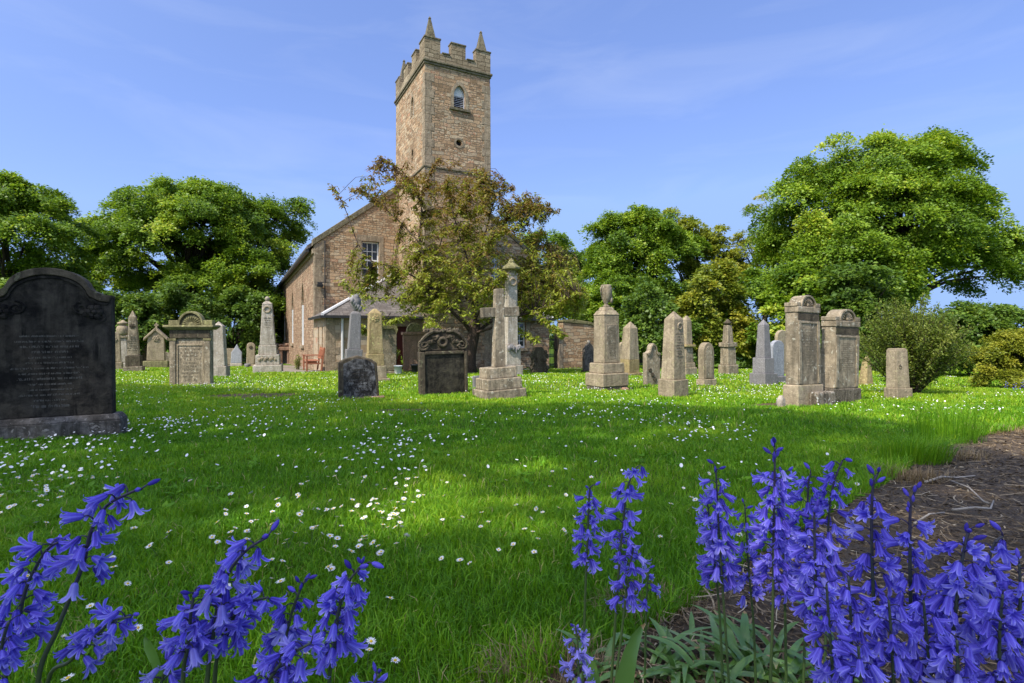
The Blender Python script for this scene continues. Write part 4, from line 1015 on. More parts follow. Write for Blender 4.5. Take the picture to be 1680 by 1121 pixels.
# table tomb against the church and the bench
q = Mon('table_tomb', 'low broken table tomb of brown slabs against the church wall left of the bench', 'tomb', 456, 491, 599, 27, .5)
q.tier('top_slab', 22, 28, 1, 1, M['pink'])
for k in (-.38, .0, .36): q.part('leg', MB().box(k*q.pw-2.5, k*q.pw+2.5, -q.pd*.4, q.pd*.4, -10, 21.9), M['pink'])
mb = MB()
for k in range(9): blob(mb, -q.pw*.4+k*3.2, random.uniform(-3, 3), 30+random.uniform(0, 3), 3.4, 3, 2.6, k)
q.part('loose_stones', mb, M['rubble_small'] if False else M['pink'], 0)
def bench():
    bx, by = -8.20, 21.85
    b = empty('bench', (bx, by, gz(bx, by)), R(-63), 'reddish wooden garden bench with slatted back by the porch corner', 'bench')
    w = M['benchwood']; Lb = 0.62; mb = MB()   # half length 0.62, back towards +y
    for i in range(5): mb.box(-Lb, Lb, -0.28+i*0.105, -0.19+i*0.105, 0.42, 0.445)
    mb.build('seat', w, b, bevel=.004); mb = MB()
    mb.frust(-Lb, Lb, 0.27, 0.30, 0.5, -Lb, Lb, 0.28, 0.31, 0.56); mb.frust(-Lb, Lb, 0.35, 0.38, 0.86, -Lb, Lb, 0.37, 0.40, 0.95)
    for i in range(11): x = -Lb+0.06+i*0.115; mb.frust(x-.02, x+.02, .285, .305, .56, x-.02, x+.02, .355, .375, .86)
    mb.build('backrest', w, b, bevel=.004)
    for sx in (-1, 1):
        x = sx*(Lb-.03)
        MB().box(x-.03, x+.03, -.30, -.24, 0, .62).build('leg', w, b, bevel=.005)
        MB().frust(x-.03, x+.03, .24, .30, 0, x-.03, x+.03, .37, .43, .97).build('leg', w, b, bevel=.005)
        MB().box(x-.035, x+.035, -.34, .33, .621, .65).build('armrest', w, b, bevel=.006)
        MB().box(x-.02, x+.02, -.239, .25, .30, .36).build('rail', w, b)
bench()

# monuments in front of the porch
q = obelisk('obelisk', 'grey granite obelisk topped by a draped urn in front of the porch', 561, 596, 617, [('step', 0, 20, 1, 1), ('pedestal', 20, 46, .88, .86), ('shaft', 46, 106, .66, .54), ('neck', 106, 110, .5, .3)], M['granite'], 27, .85)
mb = MB(); mb.rev([(3, 110), (3.4, 112), (7, 117), (8.6, 124), (8, 130), (5.5, 133), (6, 134), (3, 137), (1, 139)], 14); q.part('urn', mb, M['granite'], 0, True)
mb = MB()
for k in range(5): blob(mb, -7+k*3.2, -5.5, 127-k*3.2, 3.6, 3.6, 5.2, k, 8, 6, .12)
q.part('drape', mb, M['granite'], 0, True)
q = obelisk('pillar_monument', 'ochre lichen covered pillar with a carved rosette and stepped base near the porch', 590, 641, 630, [('base_step', 0, 7, 1, 1), ('plinth', 7, 28, .78, .76), ('pedestal', 28, 48, .64, .62), ('shaft', 48, 116, .56, .46), ('cap', 116, 124, .46, .12)], M['ochre'], 27, .9, 'monument', mats={'base_step': M['sand'], 'plinth': M['sand']})
q.part('rosette', rosette(MB(), 0, 107, 7, -q.pd*.22, 7), M['ochre'], 0)
q = Mon('headstone', 'grey headstone with a gothic hood moulding behind the shrub near the red door', 'headstone', 618, 652, 613, 24, .25)
q.tier('plinth', -8, 6, 1, 1, M['sand2']); o = [(x, z+6) for x, z in gothic_top(29, 74, 9)]; q.slab('slab', o, -4, 4, M['sand2'])
tp = o[2:]; q.slab('hood', [(x*1.1, z+2) for x, z in tp]+[(x*.9, z-4) for x, z in reversed(tp)], -7, 5, M['mossy'])
q = Mon('headstone', 'red sandstone headstone with a carved round crest by the red door', 'headstone', 660, 702, 611, 24, .25)
o = [(-19, -8), (19, -8), (19, 62), (-19, 62)]; q.slab('slab', o, -4, 4, M['pink']); q.part('cornice', MB().box(-21, 21, -6, 6, 62.1, 67), M['pink'])
q.slab('crest', [(x, z+67.1) for x, z in [(-13, 0), (13, 0)]+arc(0, 0, 13, 3, 177, 14, 15)], -4, 4, M['mossy']); mb = MB(); fan(mb, 0, 69, 3, 11, -4.2, 8); q.part('crest_carving', mb, M['mossy'], 0)
q.slab('panel', [(-12, 4), (12, 4)]+[(12, 44), (8, 52), (-8, 52), (-12, 44)], -5, -3.9, M['pink'])
q = Mon('headstone', 'small grey round topped headstone behind the flower pot', 'headstone', 647, 671, 607, 24, .25)
q.tier('plinth', -8, 5, 1, 1, M['sand2']); q.slab('slab', [(x, z+5) for x, z in shoulder_top(19, 43, 12, 4)], -3, 3, M['sand2'], .8)
q = Mon('flower_pot', 'pale grey bucket shaped flower pot on the grass with a leafy plant', 'flower pot', 646, 660, 613, 20, 1)
q.part('pot', MB().rev([(4.6, -2), (5.2, 0), (6.8, 13), (7.4, 13.1), (7.4, 15), (6.2, 15), (6, 12)], 16), M['lead'], 0, True); q.part('soil', MB().rev([(5.9, 11), (5.9, 12)], 12), M['soil'], 0)
q = Mon('flower_pot', 'dark flower pot with a short flared rim beside the ornate dark headstone', 'flower pot', 674, 687, 612, 20, 1)
q.part('pot', MB().rev([(4.2, -2), (4.8, 0), (6, 12), (6.6, 12.1), (6.6, 15), (5.4, 15), (5.2, 11)], 16), M['gutter'], 0, True); q.part('soil', MB().rev([(5.2, 10), (5.2, 11)], 12), M['soil'], 0)

# leaning dark headstone
q = Mon('headstone', 'small blackened headstone with sloping shoulders leaning over a brown foot slab', 'headstone', 552, 626, 656, 20, .38, lean=(R(-3), R(-2.5)))
W = q.pw; D = q.pd
q.slab('slab', [(-W*.47, -12), (W*.47, -12), (W*.43, 62), (W*.30, 69), (0, 76), (-W*.30, 71), (-W*.43, 66)], -D*.36, D*.36, M['dkbrown'], 2)
q.slab('face_panel', [(-W*.36, 2), (W*.40, 2), (W*.37, 60), (W*.2, 68), (-W*.05, 71), (-W*.33, 63)], -D*.38, -D*.355, M['lichenpanel'], .5)
q.text(-W*.25, W*.3, 12, 56, 7, -D*.38, M['black'], 8, .4)
q.part('foot_slab', MB().box(-W*.2, W*.56, -D*.75, -D*.37, -10, 6), M['pink'], 1.2)
# ornate dark headstone with scrolls and a ring
q = Mon('headstone', 'dark ornate headstone with carved scrolls and a ring over a blank panel', 'headstone', 684, 770, 649, 20, .22)
W = q.pw; D = q.pd
q.slab('slab', [(-W*.48, -10), (W*.48, -10), (W*.48, 76), (-W*.48, 76)], -D*.34, D*.34, M['dkbrown'], 1.5)
q.part('panel', MB().box(-W*.36, W*.41, -D*.37, -D*.335, 5, 70), M['blackpanel'], .4)
mb = MB(); mb.box(-W*.48, -W*.37, -D*.52, -D*.34, -2, 75); mb.box(W*.42, W*.48, -D*.52, -D*.34, -2, 75); mb.box(-W*.369, W*.419, -D*.52, -D*.34, 70.5, 76); q.part('panel_frame', mb, M['dkbrown'], 1.2)
q.part('ledge', MB().box(-W*.37, W*.46, -D*.75, -D*.345, -2, 4), M['sand2'], 1)
q.slab('pediment', [(-W*.47, 76.1), (W*.47, 76.1), (W*.45, 88), (W*.31, 104), (W*.20, 110), (-W*.22, 110), (-W*.33, 103), (-W*.46, 86)], -D*.3, D*.34, M['dkbrown'], 2)
mb = MB()
scroll(mb, -W*.38, 86, -D*.38, 9.5, 1.7, 1, 2.6); scroll(mb, W*.38, 86, -D*.38, 9.5, 1.7, -1, 2.6)
for sg in (-1, 1):
    mb.tube([(sg*W*.42, -D*.36, 95), (sg*W*.33, -D*.4, 103), (sg*W*.2, -D*.4, 109), (sg*W*.06, -D*.36, 108)], [2.6, 3.2, 3.2, 2], 7)
    for k in range(5): blob(mb, sg*W*(.12+.05*k), -D*.36, 99-k*3.5+(k % 2)*3, 5.5, 3, 4, k+3, 8, 5, .3)
for k in range(13): blob(mb, -W*.3+k*W*.05, -D*.1, 110+random.uniform(-1, 2), 4.4, 5, 3.4, k+20, 8, 5, .3)
q.part('scrollwork', mb, M['dkbrown'], 0); q.part('ring', ring_shape(MB(), -W*.01, 91, 6.6, 3.0, -D*.42), M['dkbrown'], 0, True)
mb = MB()
for k in range(16): blob(mb, -W*.52+k*W*.072, -D*.55+random.uniform(-2, 2), -2+random.uniform(-1, 2.5), 5, 5, 4.2, k+40, 8, 5, .3)
q.part('rubble_footing', mb, M['mossyrock'], 0)

# great cross
q = Mon('cross_monument', 'tall plain stone cross standing on three square steps', 'cross', 774, 866, 656, 27, .95)
W = q.pw; D = q.pd
q.tier('step', -12, 18, 1, .99, M['sand2'], bev=1.6); q.tier('step', 18.1, 37, .86, .84, M['sand2'], bev=1.4); q.tier('step', 37.1, 55, .70, .68, M['sand2'], bev=1.4)
mb = MB(); mb.frust(-W*.11, W*.16, -D*.12, D*.12, 55.1, W*.04, W*.25, -D*.085, D*.085, 190); q.part('shaft', mb, M['sand2'], 1.0)
q.part('arm', MB().box(-W*.33, W*.012, -D*.088, D*.088, 141, 158), M['sand2'], 1.0); q.part('arm', MB().box(W*.225, W*.61, -D*.088, D*.088, 141, 158), M['sand2'], 1.0)
# tall capped obelisk behind the cross
q = obelisk('obelisk', 'tall grey obelisk with a mossy capped top rising behind the stone cross', 816, 858, 616, [('base', 0, 18, 1, 1), ('pedestal', 18, 52, .84, .80), ('shaft', 52, 168, .60, .48), ('necking', 168, 172, .52, .56)], M['pale'], 27, .9)
mb = MB(); mb.rev([(9, 172.1), (9, 176), (15.5, 179), (15.5, 182), (9, 187), (5.5, 190), (5.5, 192), (2.5, 196), (.6, 198)], 8); q.part('cap', mb, M['mossy'], 0)
mb = MB()
for k in range(8): blob(mb, -9+k*2.6, -q.pd*.45, 46+3*math.sin(k), 3.2, 3.6, 5, k, 7, 5, .25)
q.part('drapery', mb, M['granite'], 0); q.part('wreath', ring_shape(MB(), 0, 157, 5.5, 1.8, -q.pd*.27), M['sand2'], 0)
q = Mon('pedestal_monument', 'square buff pedestal with a moulded top left of the stone cross', 'pedestal', 785, 810, 605, 27, .9); q.tier('die', -10, 38, .9, .88, M['sand']); q.tier('cap', 38.1, 43, 1, 1, M['mossy'])
q = Mon('grave_marker', 'small blue grey granite block low in the grass beside the cross steps', 'grave marker', 770, 792, 641, 27, .6); q.tier('footing', -8, 5, 1, 1, M['granite']); q.tier('block', 5.1, 24, .7, .66, M['granite'], cx=2)
# stubby carved stone
q = Mon('headstone', 'stubby dark mossy headstone with ragged carved edges in the tree shade', 'headstone', 868, 900, 613, 15, .3)
q.slab('slab', [(-13, -8), (13, -8), (14, 10), (12, 20), (14, 30), (9, 40), (6, 45), (-6, 45), (-9, 40), (-14, 30), (-12, 20), (-14, 10)], -4.5, 4.5, M['dkbrown'], 1.5); mb = MB()
for sg in (-1, 1):
    for k in range(6): blob(mb, sg*(11+3*math.sin(k*1.9)), -4, 4+k*6.4, 3.6, 2.4, 4, k, 7, 5, .3)
    scroll(mb, sg*6, 24, -4.8, 4, 1.3, sg, 1)
q.part('carving', mb, M['dkbrown'], 0)
q = Mon('headstone', 'dark streaked gothic headstone against the boundary wall left of the urn monument', 'headstone', 953, 978, 611, 30, .3); q.tier('plinth', -8, 5, 1, 1, M['dkbrown'])
q.slab('slab', [(x, z+5) for x, z in gothic_top(21, 46, 18)], -3.2, 3.2, M['granite'] if False else M['dkplinth'], .8); q.part('finial', blob(MB(), 0, 0, 52, 3.4, 2.4, 3, 1), M['pale'], 0)
# urn monument
q = Mon('urn_monument', 'tall square buff monument topped by a carved stone urn and standing on two blocks', 'monument', 960, 1032, 641, 32, .85)
W = q.pw; D = q.pd
q.tier('footing', -12, 8, .96, .96, M['mossyrock'], bev=2); q.tier('lower_block', 8.1, 30, 1.0, 1.0, M['sand'], bev=1.5); q.tier('upper_block', 30.1, 47, .82, .80, M['sand'], bev=1.5)
q.tier('die', 47.1, 128, .615, .58, M['sand'], bev=1.4); q.tier('cap', 128.1, 136, .62, .44, M['sand'], bev=1); q.tier('urn_base', 136.1, 142, .38, .30, M['sand'], bev=1)
q.part('panel', MB().box(-W*.2, W*.2, -D*.298-.6, -D*.298+2, 54, 112), M['sand2'], .4); q.text(-W*.17, W*.17, 58, 108, 12, -D*.298-.6, M['letter'], 9, .55)
mb = MB(); mb.rev([(5.5, 142), (5.8, 144), (3.2, 146), (3.4, 148), (6.5, 154), (9, 163), (9.6, 171), (8.6, 176), (8.9, 179), (7.6, 180)], 16); q.part('urn', mb, M['sand2'], 0, True)
mb = MB()
for sg in (-1, 1): mb.tube([(sg*8.5, 0, 178), (sg*10.8, 0, 174), (sg*10.8, 0, 168), (sg*9, 0, 162)], [1.5, 1.8, 1.5, 1], 6)
for k in range(3): blob(mb, 5+k, -5, 172-k*9, 3.6, 3.2, 6, k, 7, 5, .2)
q.part('urn_handles', mb, M['sand2'], 0, True)
mb = MB(); blob(mb, W*.32, -D*.52, 0, 7, 6, 6, 3, 9, 6, .25); blob(mb, W*.2, -D*.56, -2, 4, 4, 4, 4); q.part('broken_stones', mb, M['pink'], 0)
q = Mon('headstone', 'low buff headstone behind the urn monument on its right', 'headstone', 1012, 1034, 614, 30, .3); q.tier('plinth', -8, 6, 1, 1, M['ochre']); q.slab('slab', [(x, z+6) for x, z in round_top(18, 48, 8)], -3, 3, M['sand'])
q = obelisk('obelisk', 'buff pointed obelisk on a low base right of the urn monument', 1012, 1054, 619, [('base', 0, 8, 1, 1), ('pedestal', 8, 30, .78, .76), ('shaft', 30, 82, .74, .58), ('tip', 82, 93, .58, .04)], M['ochre'], 32, .9, mats={'shaft': M['sand'], 'tip': M['sand']})
q = Mon('headstone', 'grey weathered headstone with a curved shoulder left of the plain obelisk', 'headstone', 1050, 1088, 632, 30, .28)
o = [(x, z-8) for x, z in shoulder_top(32, 78, 16, 8)]; q.slab('slab', o, -4.5, 4.5, M['sand2'], 1.2); tp = o[2:]; q.slab('moulding', [(x*.97, z-1) for x, z in tp]+[(x*.84, z-5) for x, z in reversed(tp)], -6.4, -4.4, M['sand2'], .5)
mb = MB()
for k in range(6): blob(mb, -9+k*2.6, -4.5, 26-k*4+(k % 2)*3, 3, 1.6, 4, k, 7, 5, .3)
q.part('carving', mb, M['dkbrown'], 0)
q = obelisk('obelisk', 'thick plain buff obelisk with a blunt pyramid tip in the middle of the right group', 1079, 1130, 652, [('base', 0, 33, 1, 1), ('shaft', 33, 134, .82, .62), ('tip', 134, 147, .62, .06)], M['sand'], 30, .9)
q.part('carving', ring_shape(MB(), 2, 122, 5, 1.5, -q.pd*.325), M['sand2'], 0); q.text(-11, 11, 70, 112, 9, -q.pd*.385, M['letter'], 11, .5, slope=.04)
q = obelisk('obelisk', 'slim ochre obelisk with a projecting cornice behind the thick plain obelisk', 1106, 1144, 617, [('base', 0, 14, 1, 1), ('plinth', 14, 22, .86, .80), ('die', 22, 48, .68, .60), ('cornice', 48, 52, .86, .86), ('shaft', 52, 92, .56, .44), ('tip', 92, 100, .44, .12)], M['sand'], 30, .9, mats={'die': M['sand2'], 'cornice': M['ochre']})
q = Mon('headstone', 'thick round topped buff headstone right of the plain obelisk', 'headstone', 1142, 1176, 632, 30, .55)
q.tier('plinth', -10, 12, 1, 1, M['sand']); q.slab('slab', [(x, z+12) for x, z in round_top(q.pw*.84, 61, 16)], -q.pd*.36, q.pd*.36, M['sand'], 1.2); o = [(x*.9, z+12) for x, z in round_top(q.pw*.84, 59, 15)]
q.slab('panel', [(x*.78, 14+(z-12)*.9) for x, z in o], -q.pd*.40, -q.pd*.355, M['sand2'], .5)
q = obelisk('pedestal_monument', 'weathered pedestal monument with a broken tapering shaft and ringed finial against the hedge', 1178, 1212, 616, [('base', 0, 16, 1, 1), ('die', 16, 46, .80, .74), ('cornice', 46, 53, .92, .92), ('shaft', 53, 82, .56, .42)], M['sand2'], 26, .9, 'monument')
q.part('finial', MB().rev([(5, 82), (5, 84), (6.5, 85.5), (6.5, 87), (4, 88), (3.2, 90), (1, 92)], 12), M['dkbrown'], 0, True)
q = obelisk('obelisk', 'smooth grey granite obelisk with a sharp tip on a stepped granite base', 1229, 1276, 631, [('base', 0, 20, 1, 1), ('pedestal', 20, 46, .78, .76), ('shaft', 46, 101, .57, .42), ('tip', 101, 111, .42, .02)], M['granite'], 30, .9)
mb = MB()
for k in range(12): blob(mb, -q.pw*.55+k*q.pw*.1, -q.pd*.55+random.uniform(-2, 1), -1, 4, 3.4, 3, k, 7, 5, .3)
q.part('rubble_footing', mb, M['pink'], 0)
q = Mon('headstone', 'smooth pale blue grey headstone with a rounded top beside the granite obelisk', 'headstone', 1256, 1292, 627, 30, .3); q.tier('plinth', -10, 13, 1, 1, M['granite']); q.slab('slab', [(x, z+13) for x, z in round_top(q.pw*.74, 60, 10)], -q.pd*.3, q.pd*.3, M['slatestone'])
q = Mon('headstone', 'buff headstone with a rounded top mostly hidden behind the tall shell headstone', 'headstone', 1266, 1296, 616, 30, .3); q.tier('plinth', -10, 8, 1, 1, M['sand']); q.slab('slab', [(x, z+8) for x, z in round_top(q.pw*.8, 68, 11)], -q.pd*.3, q.pd*.3, M['sand'])

# the tall pair with shell crests, each on its own block of the shared kerb
def shell_stone(label, xl, xr, yb, H, base_h, plinth_mat, mat, seed, rot):
    q = Mon('headstone', label, 'headstone', xl, xr, yb, rot, .37)
    W = q.pw; D = q.pd; sw = W*.88; sd = D*.82
    q.part('plinth', MB().cfr(W*1.02, D*1.05, -14, W, D, base_h), plinth_mat, 2)
    zs = H-62 if False else H-28
    q.slab('slab', [(-sw/2, base_h+.1), (sw/2, base_h+.1), (sw*.485, H-30), (-sw*.485, H-30)], -sd/2, sd/2, mat, 1.4)
    q.part('head_block', MB().box(-sw*.505, sw*.505, -sd*.56, sd*.51, H-29.9, H-20), mat, 1.2)
    for sg in (-1, 1): q.part('corner_block', MB().box(sg*sw*.43-sw*.09, sg*sw*.43+sw*.09, -sd*.53, sd*.5, H-19.9, H-13), mat, 1)
    r0 = sw*.335
    q.slab('crest', [(-r0, H-19.9), (r0, H-19.9)]+arc(0, H-19.8, r0, 1, 179, 18, 20), -sd*.40, sd*.5, mat, .8)
    q.slab('crest_rim', [(r0, H-19.8)]+arc(0, H-19.7, r0, 2, 178, 18, 20)+[(-r0, H-19.8), (-r0*.84, H-19.8)]+arc(0, H-19.7, r0*.84, 178, 2, 18, 16.5)+[(r0*.84, H-19.8)], -sd*.55, -sd*.39, mat, .5)
    mb = MB(); fan(mb, 0, H-18, 3, r0*.8, -sd*.42, 9); blob(mb, 0, -sd*.44, H-17, 3, 2, 3); q.part('shell', mb, mat, 0)
    mb = MB(); mb.box(-sw*.47, -sw*.36, -sd*.57, -sd*.505, base_h+2, H-44); mb.box(sw*.36, sw*.47, -sd*.57, -sd*.505, base_h+2, H-44); mb.box(-sw*.355, sw*.355, -sd*.55, -sd*.505, H-48, H-45); q.part('side_mouldings', mb, mat, .8)
    mb = MB(); mb.box(-sw*.47, sw*.47, -sd*.515, -sd*.49, H-43, H-31); q.part('frieze', mb, M['dkbrown'], .4)
    q.text(-sw*.3, sw*.3, base_h+30, H-56, 14, -sd*.5, M['letter'], seed, .5)
    return q
q = shell_stone('tallest brown headstone with a scallop shell crest on a square sandstone plinth', 1284, 1352, 668, 189, 38, M['sand'], M['sand2'], 12, 30)
q2 = shell_stone('grey shell crested headstone with dark blotches right of the tallest brown headstone', 1340, 1412, 664, 161, 28, M['mossyrock'], M['sand2'], 13, 30)
q = Mon('kerb_stone', 'rough whitish kerb block joining the plinths of the two shell headstones', 'kerb stone', 1326, 1372, 668, 30, .35)
mb = MB(); mb.cfr(q.pw, q.pd, -10, q.pw*.96, q.pd*.9, 26); q.part('block', mb, M['kerb'], 3); mb = MB()
for k in range(9): blob(mb, -q.pw*.5+k*q.pw*.13, -q.pd*.62, -2, 4, 3, 3.4, k, 7, 5, .3)
q.part('broken_footing', mb, M['mossyrock'], 0)
q = Mon('boulder', 'small rounded lichened boulder at the left foot of the tallest brown headstone', 'boulder', 1270, 1292, 669, 25, .8)
q.part('rock', blob(MB(), 0, 0, 9, q.pw*.5, q.pd*.5, 14, 5, 12, 8, .1), M['pale'], 0, True); q.part('lower_rock', blob(MB(), -1, -2, 0, q.pw*.52, q.pd*.52, 7, 6, 12, 8, .15), M['ochre'], 0, True)
q = obelisk('stump_monument', 'short truncated square pillar with a flat top in front of the fine leaved shrub', 1450, 1498, 656, [('base', 0, 21, 1, 1), ('shaft', 21, 84, .84, .74), ('top', 84, 87, .74, .60)], M['sand'], 12, .8, 'monument')
q.part('carving', scroll(MB(), -4, 56, -q.pd*.40, 4, 1.2, 1, .8), M['dkbrown'], 0)
q = obelisk('obelisk', 'brown tapering stone half in shade under the big sycamore', 1406, 1434, 630, [('base', 0, 6, 1, 1), ('shaft', 6, 40, .92, .56), ('tip', 40, 50, .56, .2)], M['ochre'], 25, .8)
q = Mon('headstone', 'dark round topped headstone deep in shade under the sycamore', 'headstone', 1386, 1408, 624, 25, .3); q.tier('plinth', -8, 6, 1, 1, M['dkbrown']); q.slab('slab', [(x, z+6) for x, z in round_top(18, 46, 6)], -3, 3, M['dkbrown'])
# ------------------------------------------------------------------ trees and shrubs
def rdir(r, n):
    v = r.randn(n, 3); return unit(v)
def foliage(r, lobes, n_cl, per, cr, leaf, flat=0.35, shell=0.55, asp=0.62, droop=0.25, up=0.75, jit=0.5, zmin=None, vs=0.24, tsd=0.19):
    """leaf sprays: flattish domes of small leaves spread over the lobes of a crown; returns leaves and spray centres"""
    lb = np.array(lobes, float); lb[:, 3:] -= np.minimum(0.6*cr, 0.3*lb[:, 3:]); vol = (lb[:, 3]*lb[:, 4]*lb[:, 5])**(0.75); pick = r.choice(len(lb), n_cl*3, p=vol/vol.sum())
    d = rdir(r, n_cl*3); d[:, 2] = np.where(d[:, 2] < -0.55, -d[:, 2], d[:, 2])
    rad = shell+(1-shell)*r.rand(n_cl*3)**0.6; rad *= 0.88+0.24*r.rand(n_cl*3)
    c = lb[pick, :3]+d*rad[:, None]*lb[pick, 3:]
    dep = np.full(len(c), 9.0)
    for L in lb:
        q = np.linalg.norm((c-L[:3])/L[3:], axis=1); dep = np.minimum(dep, q)
    k = (dep > shell*0.82) | (r.rand(len(c)) < 0.12)
    if zmin is not None: k &= c[:, 2] > zmin
    SB = 11; nb = max(8, int(n_cl*2.7)//SB); c = c[k][:nb]; d = d[k][:nb]; B = cr*1.2*(0.65+0.75*r.rand(len(c)))
    bc = np.repeat(c, SB, 0); bd = np.repeat(d, SB, 0); o_ = unit(rdir(r, len(bc))+(np.array([0, 0, 0.42])+0.6*bd)*(r.rand(len(bc), 1) < 0.72))   # sprays over the upper side of each bough
    q_ = (0.35+0.75*r.rand(len(bc)))*np.repeat(B, SB); c = bc+o_*q_[:, None]*np.array([1, 1, 0.85]); d = unit(bd+0.8*o_); n = len(c)
    if zmin is not None: c[:, 2] = np.maximum(c[:, 2], zmin)
    R_ = cr*0.66*(0.55+0.9*r.rand(n)); tc = np.repeat(0.48+tsd*0.8*r.randn(len(B)), SB)+0.08*r.randn(n)
    m = int(per*0.66)
    a = r.rand(n, m)*2*pi; q = np.sqrt(r.rand(n, m)); ll = q*R_[:, None]
    off = np.stack([ll*np.cos(a), ll*np.sin(a), -flat*R_[:, None]*q*q*1.5+R_[:, None]*vs*r.randn(n, m)], -1)
    # tip the sprays outward
    ax = d.copy(); ax[:, 2] *= 0.5; tilt = 0.6
    off[..., 2] -= tilt*(off[..., 0]*ax[:, None, 0]+off[..., 1]*ax[:, None, 1])
    P = (c[:, None, :]+off).reshape(-1, 3)
    out = np.stack([np.cos(a), np.sin(a), 0*a], -1)+ax[:, None, :]*0.5
    D = out.reshape(-1, 3)+jit*r.randn(n*m, 3); D[:, 2] -= droop
    N = np.array([0, 0, up])+ (ax[:, None, :]*1.0+0*off).reshape(-1, 3)+0.45*r.randn(n*m, 3)
    L = leaf*(0.65+0.7*r.rand(n*m))
    V, Fc = leaf_arrays(P, D, N, L, L*asp)
    T = np.clip(np.repeat(tc, m)+0.17*r.randn(n*m), 0, 1)
    return V, Fc, T, c
def limbs(r, base, fork, tips, r0, mb=None, wob=0.25, n=7, side=9):
    mb = mb or MB(); base = Vector(base); fork = Vector(fork)
    k = 6; pts = [base+(fork-base)*(i/k)+Vector((r.randn()*.03*r0*4*(i > 0), r.randn()*.03*r0*4*(i > 0), 0)) for i in range(k+1)]
    mb.tube(pts, [r0*(1.35 if i == 0 else 1.08-0.3*i/k) for i in range(k+1)], side)
    for tp in tips:
        tp = Vector(tp); L = (tp-fork).length; c1 = fork+Vector((0, 0, L*0.28))+(tp-fork)*0.18; pts = []; rad = []
        st = pts0 = pts
        rr = r0*0.42*min(1.0, 0.45+0.10*L)
        for i in range(n+1):
            t_ = i/n; p = fork*((1-t_)**2)+c1*(2*t_*(1-t_))+tp*(t_*t_)
            if 0 < i < n: p = p+Vector(r.randn(3))*wob*L*0.05
            pts.append(p); rad.append(rr*(1-t_)**0.8+0.012)
        mb.tube(pts, rad, 6)
    return mb
def tree(name, label, px, Y, lobes, n_cl, per, cr, leaf, mat, seed, trunk_r=0.25, fork=0.22, cat='tree', group=None, bark=None, base_px=None, n_limb=26, flat=0.35, shell=0.55, asp=0.62, **kw):
    """lobes in photo pixels (px, py, radius x, radius y[, depth offset m, depth radius px]) at distance Y"""
    r = np.random.RandomState(seed); s = Y/F
    X = ((base_px or px)-HX)*s; zb = gz(X, Y)
    root = empty(name, (X, Y, zb), 0, label, cat, group)
    lb = []
    for q in lobes:
        a, b, rx, rz = q[:4]; dy = q[4] if len(q) > 4 else 0; ry = (q[5] if len(q) > 5 else rx*0.85)
        yy = Y+dy; k = yy/F
        lb.append(((a-HX)*k-X, dy, CAMZ-(b-HY)*k-zb, rx*k, ry*k, rz*k))
    V, Fc, T, c = foliage(r, lb, n_cl, per, cr, leaf, flat, shell, asp, zmin=kw.pop('zmin', 0.15), **kw)
    fast_mesh('crown', V, Fc, mat, T, root)
    zt = max(q[2]+q[5] for q in lb); fk = (lb[0][0]*0.25, 0, zt*fork)
    tips = c[r.choice(len(c), min(n_limb, len(c)), replace=False)]
    limbs(r, (0, 0, -0.3), fk, tips, trunk_r).build('trunk', bark or M['bark'], root, smooth=True)
    return root
tree('sycamore_tree', 'bright green tree cut off by the left edge behind the big black headstone', 20, 33, [(20, 400, 120, 105), (-60, 380, 100, 110), (70, 480, 70, 80), (40, 345, 70, 50), (-20, 520, 120, 80)], 600, 150, 0.72, 0.17, M['syc'], 31, 0.35)
tree('sycamore_tree', 'wide dense dark green tree left of the church nave', 310, 43, [(300, 400, 130, 100), (220, 440, 90, 110), (410, 400, 85, 85, 3), (330, 350, 95, 52), (460, 370, 52, 50, 5), (180, 480, 60, 90), (330, 500, 140, 70), (410, 480, 60, 80, -2)], 1250, 150, 0.82, 0.19, M['syc'], 32, 0.5, 0.3)
tree('round_tree', 'distant rounded green tree just right of the bronze cherry tree', 895, 52, [(895, 425, 45, 52), (930, 450, 40, 45), (860, 440, 40, 60), (900, 500, 70, 60), (950, 470, 50, 60)], 400, 120, 0.7, 0.19, M['syc'], 33, 0.3)
tree('sycamore_tree', 'broad rounded green tree behind the urn monument', 1045, 40, [(1040, 420, 80, 75), (1010, 460, 70, 70), (1095, 440, 65, 75, 1), (1060, 380, 55, 45), (1040, 520, 110, 60)], 640, 150, 0.68, 0.17, M['syc'], 34, 0.4)
tree('young_tree', 'yellow green tree with a loose top behind the slim ochre obelisk', 1135, 43, [(1130, 420, 50, 70), (1160, 450, 50, 80), (1110, 400, 38, 55, 1), (1178, 415, 26, 40), (1190, 480, 50, 60)], 330, 50, 0.5, 0.2, M['yelleaf'], 35, 0.22, 0.35, flat=0.1)
tree('ash_tree', 'airy tree with a tall thin top left of the large sycamore', 1255, 42, [(1255, 375, 32, 60), (1235, 430, 40, 60), (1280, 420, 40, 80), (1215, 480, 45, 65), (1250, 500, 60, 60)], 230, 45, 0.5, 0.19, M['yelleaf'], 36, 0.22, 0.35, flat=0.0, asp=.4)
tree('sycamore_tree', 'largest sycamore with a wide layered crown on the right', 1485, 30, [(1440, 296, 110, 70), (1525, 294, 75, 68), (1350, 300, 65, 66), (1320, 375, 85, 70), (1560, 335, 52, 50), (1450, 370, 140, 85, -1), (1605, 400, 72, 55), (1648, 430, 32, 50), (1390, 450, 125, 75, -1.5), (1285, 440, 55, 65), (1560, 450, 92, 45), (1480, 425, 100, 45, -2), (1340, 500, 85, 60, -1)], 1000, 200, 0.80, 0.145, M['syc'], 37, 0.36, 0.24, base_px=1500, n_limb=44, shell=0.55, vs=.22, tsd=.2)
